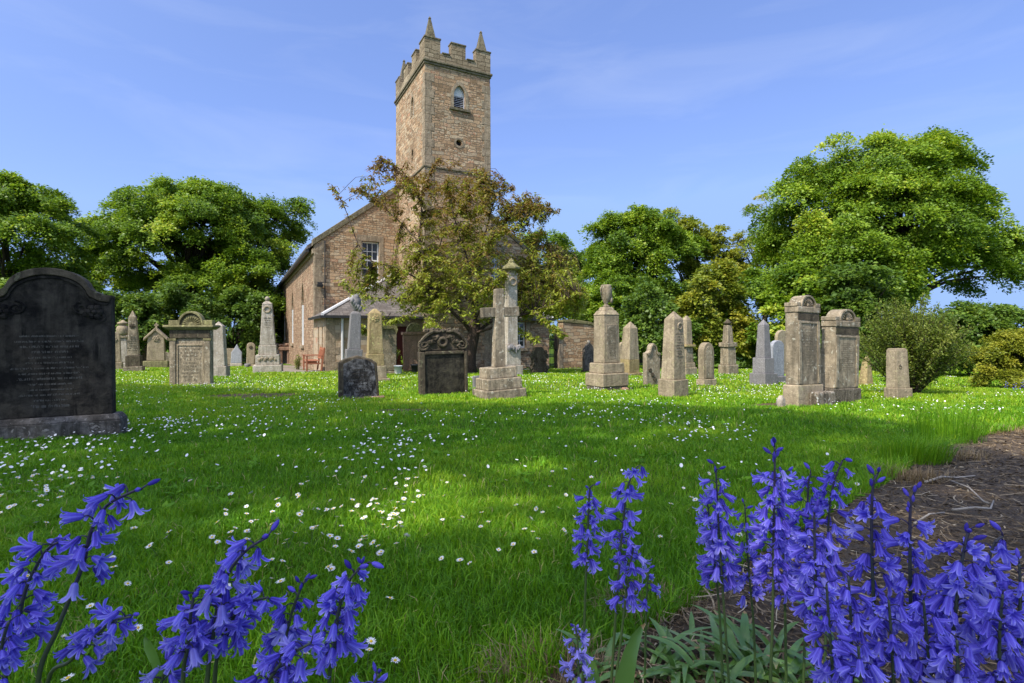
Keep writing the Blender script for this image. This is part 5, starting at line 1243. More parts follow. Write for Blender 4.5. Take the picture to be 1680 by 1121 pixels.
hd = [(1000, 535, 60, 90, 34), (1085, 540, 75, 95, 27), (1165, 530, 65, 100, 27), (1245, 535, 70, 100, 28), (1325, 530, 75, 105, 25), (1405, 530, 70, 100, 23)]
lbs = ['bushy green shrub behind the urn monument', 'bushy shrub between the thick obelisk and the trees behind it', 'bushy shrub with bright leaves behind the slim ochre obelisk', 'bushy shrub behind the grey granite obelisk', 'bushy shrub behind the pair of shell crested headstones', 'dark bushy shrub right of the shell crested headstones']
for i, (a, b, rx, ry, Y) in enumerate(hd):
    tree('shrub', lbs[i], a, Y, [(a, b, rx, ry), (a-rx*.5, b+20, rx*.6, ry*.7), (a+rx*.5, b+15, rx*.6, ry*.75), (a, b+35, rx, ry*.5)], 230, 60, 0.42, 0.17, [M['syc'], M['dkleaf'], M['yelleaf'], M['syc'], M['syc'], M['dkleaf']][i], 50+i, 0.07, 0.2, 'shrub', 'shrubs along the churchyard edge', zmin=0.05, n_limb=14)
hl = [(40, 540, 90, 75, 29), (215, 540, 60, 60, 33), (300, 530, 70, 70, 36), (385, 535, 60, 70, 38), (440, 540, 45, 70, 44)]
lbs = ['dark shrub behind the big black headstone', 'dark leafy shrub behind the dark brown obelisk', 'dark shrub behind the sunburst headstone', 'dark shrub behind the small pale blue headstone', 'dark shrub beside the far end of the nave']
for i, (a, b, rx, ry, Y) in enumerate(hl):
    tree('shrub', lbs[i], a, Y, [(a, b, rx, ry), (a-rx*.5, b+20, rx*.6, ry*.7), (a+rx*.5, b+15, rx*.6, ry*.75)], 200, 55, 0.48, 0.2, M['dkleaf'], 60+i, 0.07, 0.2, 'shrub', 'shrubs under the left trees', zmin=0.05, n_limb=12)
tree('shrub', 'dark evergreen shrub under the right side of the large sycamore', 1590, 17, [(1590, 552, 60, 50), (1650, 550, 60, 52), (1540, 562, 45, 50), (1600, 585, 90, 35)], 420, 80, 0.28, 0.10, M['dkleaf'], 70, 0.05, 0.2, 'shrub', zmin=0.03)
tree('shrub', 'golden yellow leaved bush at the right edge of the lawn', 1665, 10.2, [(1662, 588, 56, 50), (1638, 608, 34, 38), (1715, 580, 60, 64), (1670, 622, 60, 24)], 420, 90, 0.13, 0.040, M['yelbush'], 71, 0.02, 0.2, 'shrub', zmin=0.02)
for i, (px_, Y_, h_, lab) in enumerate([(1560, 62, 60, 'far dark hedgerow seen below the sycamore crown')]):
    pass
# far hedgerow closing the horizon
r = np.random.RandomState(80); n = 42000
X = r.uniform(-110, 120, n); Z = r.rand(n)**0.8; hh = 2.3+1.3*vnoise(X*0.13+50, X*0+3); Y = 78+r.rand(n)*5
P = np.stack([X, Y, g(X, Y)+Z*hh], 1); V, Fc = leaf_arrays(P, rdir(r, n), rdir(r, n)+np.array([0, -.3, .6]), 0.5*(0.6+0.8*r.rand(n)), 0.36, )
tag(fast_mesh('hedgerow', V, Fc, M['dkleaf'], r.rand(n)), 'far dark hedgerow along the edge of the field', 'hedge', kind='stuff')

# fine leaved upright shrub by the truncated pillar
def shoot_shrub(name, label, px, py, wpx, hpx, n, per, leaf, mat, seed, lean=0.5):
    r = np.random.RandomState(seed); X, Y = ground_at(px, py); Y += 0.35; X = (px-HX)/F*Y; s = Y/F
    root = empty(name, (X, Y, gz(X, Y)), 0, label, 'shrub'); Pl = []; Dl = []; mb = MB(); tt = []
    for i in range(n):
        a = r.rand()*2*pi; sp = r.rand()**0.6; H = hpx*s*(1.0-0.40*sp**2)*(0.62+0.42*r.rand()); ox = wpx*s*0.5*sp
        b0 = np.array([0.10*cos(a)*sp, 0.10*sin(a)*sp, -0.02]); tip = np.array([ox*cos(a), ox*sin(a)*0.85, H]); c1 = np.array([ox*0.45*cos(a), ox*0.45*sin(a), H*0.62])
        q = [b0*(1-t_)**2+c1*2*t_*(1-t_)+tip*t_*t_+np.array([0, 0, 0]) for t_ in np.linspace(0, 1, 7)]
        mb.tube(q, [0.009*(1-k/7)+0.0015 for k in range(7)], 4)
        t_ = 0.15+0.85*r.rand(per)**0.85; t_ = t_[:, None]
        p = b0*(1-t_)**2+c1*2*t_*(1-t_)+tip*t_*t_; side = unit(r.randn(per, 3)); p = p+side*0.075*r.rand(per, 1)
        Pl.append(p); Dl.append(side+np.array([0, 0, .4])); tt.append(np.clip(0.45+0.15*r.randn()+0.2*r.randn(per)+0.15*(t_[:, 0]-.5), 0, 1))
    P = np.concatenate(Pl); D = np.concatenate(Dl); N = r.randn(len(P), 3)*.6+np.array([0, 0, 1]); L = leaf*(0.6+0.8*r.rand(len(P)))
    V, Fc = leaf_arrays(P, D, N, L, L*0.5); fast_mesh('foliage', V, Fc, mat, np.concatenate(tt), root); mb.build('stems', M['barkcherry'], root)
    return root
shoot_shrub('shrub', 'fine leaved olive green shrub with upright shoots behind the short square pillar', 1490, 652, 190, 165, 170, 230, 0.036, M['fineleaf'], 81)
shoot_shrub('shrub', 'small climbing shrub against the grey gothic headstone', 640, 612, 34, 62, 26, 90, 0.07, M['fineleaf'], 82)
shoot_shrub('potted_plant', 'leafy green plant rising from the pale flower pot', 653, 607, 30, 26, 16, 40, 0.09, M['syc'], 83)
shoot_shrub('potted_plant', 'low green plant beside the dark flower pot', 672, 609, 28, 30, 16, 40, 0.09, M['syc'], 84)
shoot_shrub('shrub', 'small purple grey shrub by the table tomb', 489, 606, 14, 26, 14, 40, 0.06, M['fineleaf'], 85)

# the open bronze leaved cherry tree before the church
def cherry():
    r = np.random.RandomState(90); Y0 = 20.3; s = Y0/F; X0 = (776-HX)*s; zb = gz(X0, Y0)
    root = empty('cherry_tree', (X0, Y0, zb), 0, 'open bronze and green leaved cherry tree in front of the church tower', 'tree')
    def W(px, py, dy=0.0):
        k = (Y0+dy)/F; return Vector(((px-HX)*k-X0, dy, CAMZ-(py-HY)*k-zb))
    mb = MB()
    trunk = [Vector((0, 0, -0.3)), W(770, 600), W(773, 570), W(778, 545), W(780, 525)]
    mb.tube(trunk, [0.30, 0.255, 0.23, 0.225, 0.20], 10)
    nodes = []
    def limb(pts, r0, r1):
        n = 14; P = []
        pv = [Vector(p) for p in pts]
        for i in range(n+1):   # smooth through the points
            t_ = i/n*(len(pv)-1); k = min(int(t_), len(pv)-2); f = t_-k
            p0 = pv[max(k-1, 0)]; p1 = pv[k]; p2 = pv[k+1]; p3 = pv[min(k+2, len(pv)-1)]
            P.append(0.5*((2*p1)+(p2-p0)*f+(2*p0-5*p1+4*p2-p3)*f*f+(3*p1-p0-3*p2+p3)*f**3)+Vector(r.randn(3)*0.02))
        rad = [(r0+(r1-r0)*(i/n)**0.7)*.72 for i in range(n+1)]; mb.tube(P, rad, 6)
        for i in range(3, n+1): nodes.append((P[i], (P[i]-P[i-1]).normalized(), rad[i]))
    f1 = W(778, 548); f2 = W(780, 528)
    main = [([f1, W(735, 505, -.4), W(700, 465, -.9), W(695, 420, -1.0)], .13), ([W(712, 480, -.7), W(690, 400, -.5), W(690, 330, .1), W(665, 285, .3), W(625, 258, .2)], .075),
            ([W(690, 340, .1), W(700, 300, .4), W(720, 260, .8)], .04), ([f1, W(815, 520, .3), W(850, 470, .8), W(900, 430, 1.2), W(925, 410, 1.2)], .12), ([f2, W(785, 470, .9), W(795, 390, 1.3), W(812, 330, 1.2), W(830, 300, 1.0)], .11),
            ([W(800, 380, 1.3), W(840, 350, .8), W(880, 340, .4), W(915, 348, .2)], .04), ([W(700, 465, -.9), W(650, 440, -1.6), W(600, 420, -1.8), W(565, 340, -1.4), W(545, 306, -1.2)], .055), ([W(715, 482, -.7), W(660, 490, -2.2), W(600, 485, -2.6), W(560, 462, -2.8)], .05),
            ([W(690, 400, -.5), W(640, 350, .4), W(600, 320, .6), W(575, 310, .6)], .04), ([f2, W(770, 440, -1.4), W(745, 360, -1.8), W(735, 300, -1.6)], .08), ([f1, W(850, 520, -1.6), W(905, 500, -2.4), W(950, 480, -2.5)], .08), ([W(860, 500, -1.6), W(900, 530, -2.8), W(925, 550, -3.0)], .04), ([W(860, 462, .9), W(915, 470, 2.0), W(955, 500, 2.4)], .05),
            ([f2, W(760, 470, 1.8), W(720, 410, 2.8), W(690, 380, 3.0)], .07), ([W(770, 440, -1.4), W(810, 390, -2.4), W(850, 370, -2.8)], .05), ([W(735, 500, -.5), W(690, 510, -2.0), W(640, 530, -2.6)], .045), ([W(640, 515, -2.2), W(605, 545, -2.6), W(590, 535, -2.7)], .02), ([W(850, 470, .8), W(870, 420, .6), W(900, 400, .3)], .05), ([f2, W(800, 480, -2.0), W(830, 450, -3.0)], .06), ([W(745, 360, -1.8), W(770, 320, -1.9), W(800, 290, -1.7)], .03), ([W(720, 410, 2.6), W(740, 340, 2.6), W(770, 300, 2.6)], .04), ([W(690, 510, -1.6), W(720, 540, -2.8), W(700, 530, -3.4)], .03), ([W(815, 520, -.6), W(850, 540, -2.0), W(880, 560, -2.5)], .03)]
    for pts, r0 in main: limb(pts, r0, 0.012)
    # side twigs, thickest in the lower middle of the crown
    tw = []; N3 = np.array([tuple(q[0]) for q in nodes])
    LB = [(770, 440, 150, 100, .28), (890, 480, 80, 80, .22), (690, 470, 80, 60, .10), (760, 330, 110, 60, .12), (860, 350, 45, 40, .07), (640, 300, 60, 45, .04), (600, 480, 45, 45, .05), (925, 490, 50, 50, .12)]
    for i in range(1800):
        q = LB[r.choice(len(LB), p=[z[4] for z in LB])]; d3 = unit(r.randn(1, 3))[0]*r.rand()**.4
        e2 = W(q[0]+d3[0]*q[2], q[1]+d3[2]*q[3], d3[1]*q[2]*s*1.0); j = int(np.argmin(((N3-np.array(tuple(e2)))**2).sum(1)+r.rand(len(N3))*.3))
        if 578 < q[0]+d3[0]*q[2] < 640 and 385 < q[1]+d3[2]*q[3] < 465: continue
        p, dd, rr_ = nodes[j]; L = (e2-p).length
        if L > 1.7: e2 = p+(e2-p)*(1.7/L); L = 1.7
        if L < .25 or e2.z < (1.45 if e2.x < 1.5 else 2.15): continue
        e = (p+e2)/2+Vector((0, 0, .12*L))+Vector(r.randn(3)*.05*L); e2 = e2-Vector((0, 0, .05*L))
        mb.tube([p, p.lerp(e, .6)+Vector((0, 0, .02)), e, e.lerp(e2, .6), e2], [min(rr_*.6, .014), .010, .008, .006, .003], 4); tw.append((p, e, e2))
    for p, d, q in nodes:
        if q < 0.03: tw.append((p-d*.2, p-d*.1, p+d*.05))
    mb.build('trunk', M['barkcherry'], root, smooth=True)
    P = []; D = []; T = []
    for p, e, e2 in tw:
        for k in range(r.randint(4, 8)):      # whorls of drooping leaves along a twig
            t_ = r.uniform(0.25, 1.05); c = p*((1-t_)**2)+e*(2*t_*(1-t_))+e2*t_*t_; m = r.randint(4, 8); a = r.rand(m)*2*pi
            tone = np.clip(0.66-0.19*(c.z-3)/2+0.2*r.randn(), 0, 1)
            for q in a:
                P.append(c); D.append((cos(q), sin(q), -0.55+0.35*r.randn())); T.append(np.clip(tone+0.12*r.randn(), 0, 1))
    P = np.array(P); D = np.array(D); n = len(P); L = 0.155*(0.6+0.7*r.rand(n)); P = P+r.randn(n, 3)*0.05
    V, Fc = leaf_arrays(P, D, np.array([0, 0, 1.0])+0.4*r.randn(n, 3), L, L*0.36, -0.05); fast_mesh('crown', V, Fc, M['cherry'], T, root); print('cherry leaves', n)
cherry()

# trees behind the camera whose crowns shade the near lawn
SH = [ground_at(a, b) for a, b in [(-700, 652), (-100, 640), (182, 631), (400, 640), (560, 650), (640, 661), (870, 663), (1000, 664), (1250, 673), (1400, 690), (1500, 710), (1600, 738), (1720, 766)]] + [(3.6, 1.6), (2.6, -0.5), (-1, -2.5), (-9, -2.5), (-14, 6)]
GAPS = [(ground_at(690, 830), 0.42, 0.36), (ground_at(740, 900), 0.30, 0.2), (ground_at(50, 885), 0.4, 0.24), (ground_at(210, 838), 0.22, 0.13), (ground_at(560, 905), 0.15, 0.09), (ground_at(840, 770), 0.3, 0.2), (ground_at(450, 800), 0.25, 0.15), (ground_at(1000, 720), .4, .2)]
r = np.random.RandomState(99); n = 150000
X = r.uniform(-16, 5, n); Y = r.uniform(-3, 14, n); k = inside(X+r.randn(n)*.05, Y+r.randn(n)*.05, SH)
for (a, b), rx, ry in GAPS: k &= (((X-a)/rx)**2+((Y-b)/ry)**2 > 0.6+0.8*vnoise(X*7+30, Y*7+30)) | (r.rand(n) < 0.12)
k &= vnoise(X*1.6+20, Y*1.6+70) > 0.06
X = X[k][:17500]; Y = Y[k][:17500]; n = len(X); H = 13+np.clip(Y, 0, 12)*0.5+r.rand(n)*4; t_ = H/math.tan(SUN_EL); sx = SDIR.x/math.hypot(SDIR.x, SDIR.y); sy = SDIR.y/math.hypot(SDIR.x, SDIR.y)
P = np.stack([X+sx*t_, Y+sy*t_, H+g(X, Y)], 1); D = rdir(r, n); L = 0.30*(0.7+0.6*r.rand(n))
vis = (P[:, 1] > 0.3) & ((P[:, 2]-CAMZ)*F/np.maximum(P[:, 1], .1) < 640) & (np.abs(P[:, 0])*F/np.maximum(P[:, 1], .1) < 950); print('shade leaves', n, 'in view', vis.sum())
P = P[~vis]; D = D[~vis]; L = L[~vis]; n = len(P)
left = P[:, 0] < -13
for sel, bx_, by_, lab, sd in ((left, -19, -6.5, 'tall sycamore behind the camera at the far left shading the near lawn', 1), (~left, -9.5, -9.5, 'tall sycamore standing behind the camera and shading the bluebells', 2)):
    zb = gz(bx_, by_); root = empty('sycamore_tree', (bx_, by_, zb), 0, lab, 'tree', 'sycamores shading the near lawn')
    q = P[sel]-np.array([bx_, by_, zb]); V, Fc = leaf_arrays(q, D[sel], np.array([0, 0, 1.0])+.5*r.randn(sel.sum(), 3), L[sel], L[sel]*.75); fast_mesh('crown', V, Fc, M['syc'], np.clip(.5+.2*r.randn(len(q)), 0, 1), root)
    limbs(r, (0, 0, -.3), (0, 0, 7.5), q[r.choice(len(q), 22, replace=False)], .45).build('trunk', M['bark'], root, smooth=True)
# ------------------------------------------------------------------ mulch, twigs, strap leaves
r = np.random.RandomState(41); n = 70000
u = r.rand(n); Y = 0.55*np.exp(u*math.log(6.6/0.55)); X = -0.2+(Y*1.12+1.3)*r.rand(n); k = bed_f(X, Y+0.0); X = X[k]; Y = Y[k]; n = len(X)
az = r.rand(n)*2*pi; L = (0.012+0.035*r.rand(n)**2)*np.maximum(1, Y/2.0)**.6; Wd = (0.002+0.006*r.rand(n)**2)*np.maximum(1, Y/2.0)**.6
D = np.stack([np.cos(az), np.sin(az), r.randn(n)*.25], 1); P = np.stack([X, Y, g(X, Y)+0.006+0.016*r.rand(n)*vnoise(X*9, Y*9)], 1)-D*L[:, None]*.5
V, Fc = leaf_arrays(P, D, np.array([0, 0, 1.])+.5*r.randn(n, 3), L, Wd, 0.06); T = np.clip(r.rand(n)**1.5*.9, 0, .92); T[r.rand(n) < .03] = 1
tag(fast_mesh('bark_mulch', V, Fc, M['mulch'], T), 'dark brown bark and twig litter covering the flower bed', 'mulch', kind='stuff')
n = 8500; u = r.rand(n); Y = 0.6*np.exp(u*math.log(6.4/0.6)); X = -0.2+(Y*1.12+1.3)*r.rand(n); k = bed_f(X, Y); X = X[k]; Y = Y[k]; n = len(X); m = 5
az = r.rand(n)*2*pi; L = .03+.09*r.rand(n)**1.6; w = (.0007+.0014*r.rand(n)**2)*np.maximum(1, Y/1.6); cv = r.randn(n)*.5; t_ = np.linspace(-.5, .5, m)
hx = np.cos(az)[:, None]*t_*L[:, None]-np.sin(az)[:, None]*(t_**2*cv[:, None]*L[:, None]); hy = np.sin(az)[:, None]*t_*L[:, None]+np.cos(az)[:, None]*(t_**2*cv[:, None]*L[:, None])
xx = X[:, None]+hx; yy = Y[:, None]+hy; zz = g(xx, yy)+.012+.014*r.rand(n, 1)+t_[None]*L[:, None]*.15*r.randn(n, 1)
sx_ = -np.sin(az)[:, None]*w[:, None]; sy_ = np.cos(az)[:, None]*w[:, None]
V = np.stack([np.stack([xx-sx_, yy-sy_, zz], -1), np.stack([xx+sx_, yy+sy_, zz+.0008], -1)], 2).reshape(-1, 3); b = (np.arange(n)*m*2)[:, None, None]
Fc = (b+np.array([[i*2, i*2+1, i*2+3, i*2+2] for i in range(m-1)])[None]).reshape(-1, 4)
tag(fast_mesh('dry_stalks', V, Fc, M['mulch'], np.repeat(np.clip(.45+.55*r.rand(n), 0, 1), m-1)), 'thin dry stalks and straw strewn over the bark mulch', 'litter', kind='stuff')
def twig(pts, r0, label):
    P = []; rad = []
    for i, (a, b) in enumerate(pts):
        x, y = ground_at(a, b); P.append((x, y, gz(x, y)+.022+.012*(i % 2))); rad.append(r0*(1-.6*i/len(pts)))
    tag(MB().tube(P, rad, 6).build('twig', M['letter'] if False else M['pale'], None, True), label, 'twig', 'fallen twigs on the mulch')
twig([(1518, 801), (1545, 796), (1570, 793), (1600, 794)], .006, 'pale fallen twig lying nearly level on the dark mulch')
twig([(1558, 798), (1590, 815), (1615, 835), (1622, 842)], .004, 'thin fallen twig slanting down across the mulch')
twig([(1562, 848), (1600, 849), (1625, 846), (1630, 838)], .005, 'hooked fallen twig with a bent tip on the mulch')
twig([(1500, 870), (1525, 860), (1550, 852)], .004, 'short pale fallen twig just behind the bluebells')

def strap(mb_V, mb_F, mb_T, base, az, L, wd, rise, fallf, r, t0=0.4, brown=True, n=9):
    d = np.array([cos(az), sin(az), 0]); s_ = np.array([-sin(az), cos(az), 0]); up = np.array([0, 0, 1.])
    b = len(mb_V)
    for i in range(n+1):
        f = i/n; c = np.array(base)+d*L*(f*.35+.65*f*f)*fallf+up*L*(rise*f-rise*.75*f**2.4*fallf)
        w = wd*(0.55+1.0*f-1.45*f**3)*.5*(1.0 if i < n else .12); w = max(w, .0008)
        mb_V += [c-s_*w+up*w*.5, c, c+s_*w+up*w*.5]
    for i in range(n):
        for k in range(2):
            a = b+i*3+k; mb_F.append((a, a+1, a+4, a+3)); mb_T.append(1.0 if (brown and i >= n-1) else t0+.1*r.rand()+.25*(i/n)**3)
def strap_clump(name, label, px, py, n, L, wd, seed, rise=(.5, .95), spread=(0, 2*pi), rad=.03, dry=.15, fall=(.5, 1.0)):
    r = np.random.RandomState(seed); X, Y = ground_at(px, py); root = empty(name, (X, Y, gz(X, Y)), 0, label, 'leaf clump')
    for i in range(n):
        V = []; Fc = []; T = []; a = r.uniform(*spread)
        strap(V, Fc, T, (rad*r.randn(), rad*r.randn(), -.005), a, L*r.uniform(.6, 1.15), wd*r.uniform(.7, 1.2), r.uniform(*rise), r.uniform(*fall), r, r.uniform(.2, .7), r.rand() < dry)
        fast_mesh('leaf', V, Fc, M['strap'], T, root, smooth=True)
    return root
strap_clump('strap_leaves', 'sprawling clump of long grey green strap leaves under the right bluebells', 1215, 1118, 46, .17, .018, 42, (.5, .95), (0, 2*pi), .06, .15, (.4, 1.05))
strap_clump('strap_leaves', 'strap leaves lying out over the grass left of the right bluebells', 1120, 1110, 26, .15, .017, 43, (.4, .8), (0, 2*pi), .06, .3, (.45, 1.1))
strap_clump('strap_leaves', 'green strap leaves at the feet of the middle of the right bluebells', 1330, 1120, 34, .17, .018, 44, (.5, .95), (0, 2*pi), .07, .15, (.35, 1.0))
strap_clump('strap_leaves', 'small strap leaves between the stems of the thin middle bluebells', 1000, 1125, 8, .16, .018, 45, (.6, .95), (0, 2*pi), .04)
def single_leaf(name, label, pts, Y, w, t0, brown):
    V = []; Fc = []; T = []; n = len(pts)
    P = [np.array(world_at(a, b, Y+dy)) for a, b, dy in pts]
    for i, p in enumerate(P):
        t_ = P[min(i+1, n-1)]-P[max(i-1, 0)]; s_ = np.cross(t_, [0, 1, 0.25]); s_ /= np.linalg.norm(s_); q = w[i]/2
        V += [p-s_*q, p+np.array([0, .004, 0]), p+s_*q]
    for i in range(n-1):
        for k in range(2): a = i*3+k; Fc.append((a, a+1, a+4, a+3)); T.append(1.0 if brown and i >= n-2 else t0)
    return tag(fast_mesh(name, V, Fc, M['strap'], T, smooth=True), label, 'leaf')
single_leaf('broad_leaf', 'upright broad green leaf with a pale brown tip in front of the middle bluebells', [(1000, 1290, .0), (1018, 1180, 0), (1026, 1110, 0), (1034, 1074, .004), (1044, 1046, .012), (1053, 1030, .02), (1059, 1024, .024)], .72, [.026, .027, .025, .021, .016, .009, .002], .45, True)
single_leaf('broad_leaf', 'grey green broad leaf at the foot of the short pale bluebell', [(985, 1240, 0), (980, 1180, 0), (974, 1120, .0), (970, 1085, .01), (968, 1070, .01)], .85, [.022, .024, .022, .014, .002], .6, False)
single_leaf('broad_leaf', 'oval dock leaf in the grass between the two left bluebell groups', [(275, 1130, 0), (262, 1105, .0), (252, 1080, .02), (242, 1060, .03), (236, 1047, .035)], 1.0, [.006, .022, .032, .026, .003], .2, False)

# ------------------------------------------------------------------ bluebells
def bell_mat(name, stops, trans):
    m, t, p, o = newmat(name)
    a = t.nodes.new('ShaderNodeAttribute'); a.attribute_name = 'tint'; oi = t.nodes.new('ShaderNodeObjectInfo')
    f = math_(t, 'ADD', a.outputs['Fac'], math_(t, 'MULTIPLY', math_(t, 'SUBTRACT', oi.outputs['Random'], .5), .42))
    c = ramp(t, f, stops); t.links.new(c, p.inputs['Base Color']); p.inputs['Roughness'].default_value = .5; p.inputs['Specular IOR Level'].default_value = .25
    tr = t.nodes.new('ShaderNodeBsdfTranslucent'); t.links.new(c, tr.inputs[0]); ms = t.nodes.new('ShaderNodeMixShader'); ms.inputs[0].default_value = trans
    t.links.new(p.outputs[0], ms.inputs[1]); t.links.new(tr.outputs[0], ms.inputs[2]); t.links.new(ms.outputs[0], o.inputs[0]); return m
M['bell'] = bell_mat('bluebell_petal', [(0, (.062, .038, .36)), (.35, (.165, .12, .70)), (.7, (.275, .235, .88)), (1, (.46, .42, .92))], .34)
M['palebell'] = bell_mat('pale_bluebell_petal', [(0, (.16, .13, .5)), (.5, (.30, .27, .75)), (1, (.45, .43, .85))], .3)
m, t, p, o = newmat('bluebell_stem'); a = t.nodes.new('ShaderNodeTexCoord'); sx = t.nodes.new('ShaderNodeSeparateXYZ'); t.links.new(a.outputs['Object'], sx.inputs[0])
c = ramp(t, sx.outputs['Z'], [(0, (.07, .13, .025)), (.28, (.06, .085, .03)), (.42, (.035, .028, .05))]); t.links.new(c, p.inputs['Base Color']); p.inputs['Roughness'].default_value = .5; M['bstem'] = m
M['pedicel'] = plain('dark_violet_stalk', (.035, .025, .075), .5, .2)

def bell_mesh(droop, seed, open_=1.0, L=0.0205):
    """one bell: curved stalk, six petals joined in a tube and rolled back at the mouth"""
    r = random.Random(seed); V = []; Fc = []; mi = []; T = []
    st = MB(); e = Vector((.0125, 0, .0035)); st.tube([(0, 0, 0), (.005, 0, .0035), (.010, 0, .0050), e], [.0011, .0009, .0008, .0009], 5)
    V += st.v; Fc += [f if len(f) == 4 else f for f in st.f]; mi += [1]*len(st.f); T += [0]*len(st.f)
    ax = Vector((cos(droop), 0, -math.sin(droop))); b = Vector((0, 1, 0)); c = ax.cross(b)
    prof = [(0, .0011, 1.0), (.05, .0025, 1.0), (.16, .0034, 1.0), (.34, .0039, 1.0), (.54, .0044, .95), (.70, .0054, .80), (.83, .0073*open_, .62), (.92, .0096*open_, .46), (.95, .0117*open_, .30), (.89, .0134*open_, .04)]
    for k in range(6):
        a0 = 2*pi*k/6+r.uniform(-.06, .06); inner = k % 2; rs = 1.0 if inner else 1.09; ln = L*r.uniform(.95, 1.06); curl = r.uniform(.85, 1.2)
        n0 = len(V); pt = r.uniform(-.12, .12)
        for j, (f, rad, wf) in enumerate(prof):
            rr = rad*rs*(curl if f > .7 or j > 6 else 1)
            for q in (-1, -.5, 0, .5, 1):
                a = a0+q*wf*(pi/6*1.16); rq = rr*(1+(.10 if q == 0 and 1 < j < 7 else 0)-(.03 if abs(q) == 1 and j > 1 else 0))
                p = e+ax*(ln*f)+(b*cos(a)+c*math.sin(a))*rq; V.append(tuple(p))
        for j in range(len(prof)-1):
            for q in range(4):
                i = n0+j*5+q; Fc.append((i, i+1, i+6, i+5)); mi.append(0)
                T.append((.22 if q in (1, 2) else .52)+.26*prof[j][0]+(.0 if j < 6 else .12)-(.2 if j < 1 else 0)+pt)
    me = bpy.data.meshes.new('flower'); me.from_pydata(V, [], Fc); me.materials.append(M['bell']); me.materials.append(M['pedicel'])
    me.polygons.foreach_set('material_index', mi); me.polygons.foreach_set('use_smooth', [True]*len(Fc))
    at = me.attributes.new('tint', 'FLOAT', 'FACE'); at.data.foreach_set('value', T); me.update(); return me
def bud_mesh(droop, L, w, seed):
    st = MB(); e = Vector((.007, 0, .002)); st.tube([(0, 0, 0), (.0035, 0, .002), e], [.001, .0009, .0009], 5); n0 = len(st.f)
    prof = [(0, .35), (.15, .8), (.4, 1), (.65, .9), (.85, .55), (1, .12)]; ax = Vector((cos(droop), 0, -math.sin(droop))); b = Vector((0, 1, 0)); c = ax.cross(b); V = []; n = 12
    for f, q in prof:
        for k in range(n): a = 2*pi*k/n; V.append(e+ax*(L*f)+(b*cos(a)+c*math.sin(a))*(w*q*(.86+.14*cos(3*a)**2)))
    F_ = [(j*n+k, j*n+(k+1) % n, (j+1)*n+(k+1) % n, (j+1)*n+k) for j in range(len(prof)-1) for k in range(n)]
    st.add(V, F_, 1)
    me = bpy.data.meshes.new('bud'); me.from_pydata(st.v, [], st.f); me.materials.append(M['bell']); me.materials.append(M['pedicel'])
    me.polygons.foreach_set('material_index', [1-i for i in st.m]); me.polygons.foreach_set('use_smooth', [True]*len(st.f))
    at = me.attributes.new('tint', 'FLOAT', 'FACE'); at.data.foreach_set('value', [.22]*len(st.f)); me.update(); return me
BELLS = [bell_mesh(d, i, o_) for i, (d, o_) in enumerate([(.15, 1), (.45, 1.05), (.7, .85), (.95, 1.1), (1.2, 1), (.3, .7), (.55, .6), (.85, .95), (1.05, .75), (.0, .9), (.6, 1.2), (1.3, .85)])]
PALE = []
for b in BELLS[:4]:
    q = b.copy(); q.materials[0] = M['palebell']; PALE.append(q)
BUDS = [bud_mesh(-.2, .012, .0026, 1), bud_mesh(-.6, .010, .0023, 2), bud_mesh(.2, .014, .0029, 3)]
BB = [0]
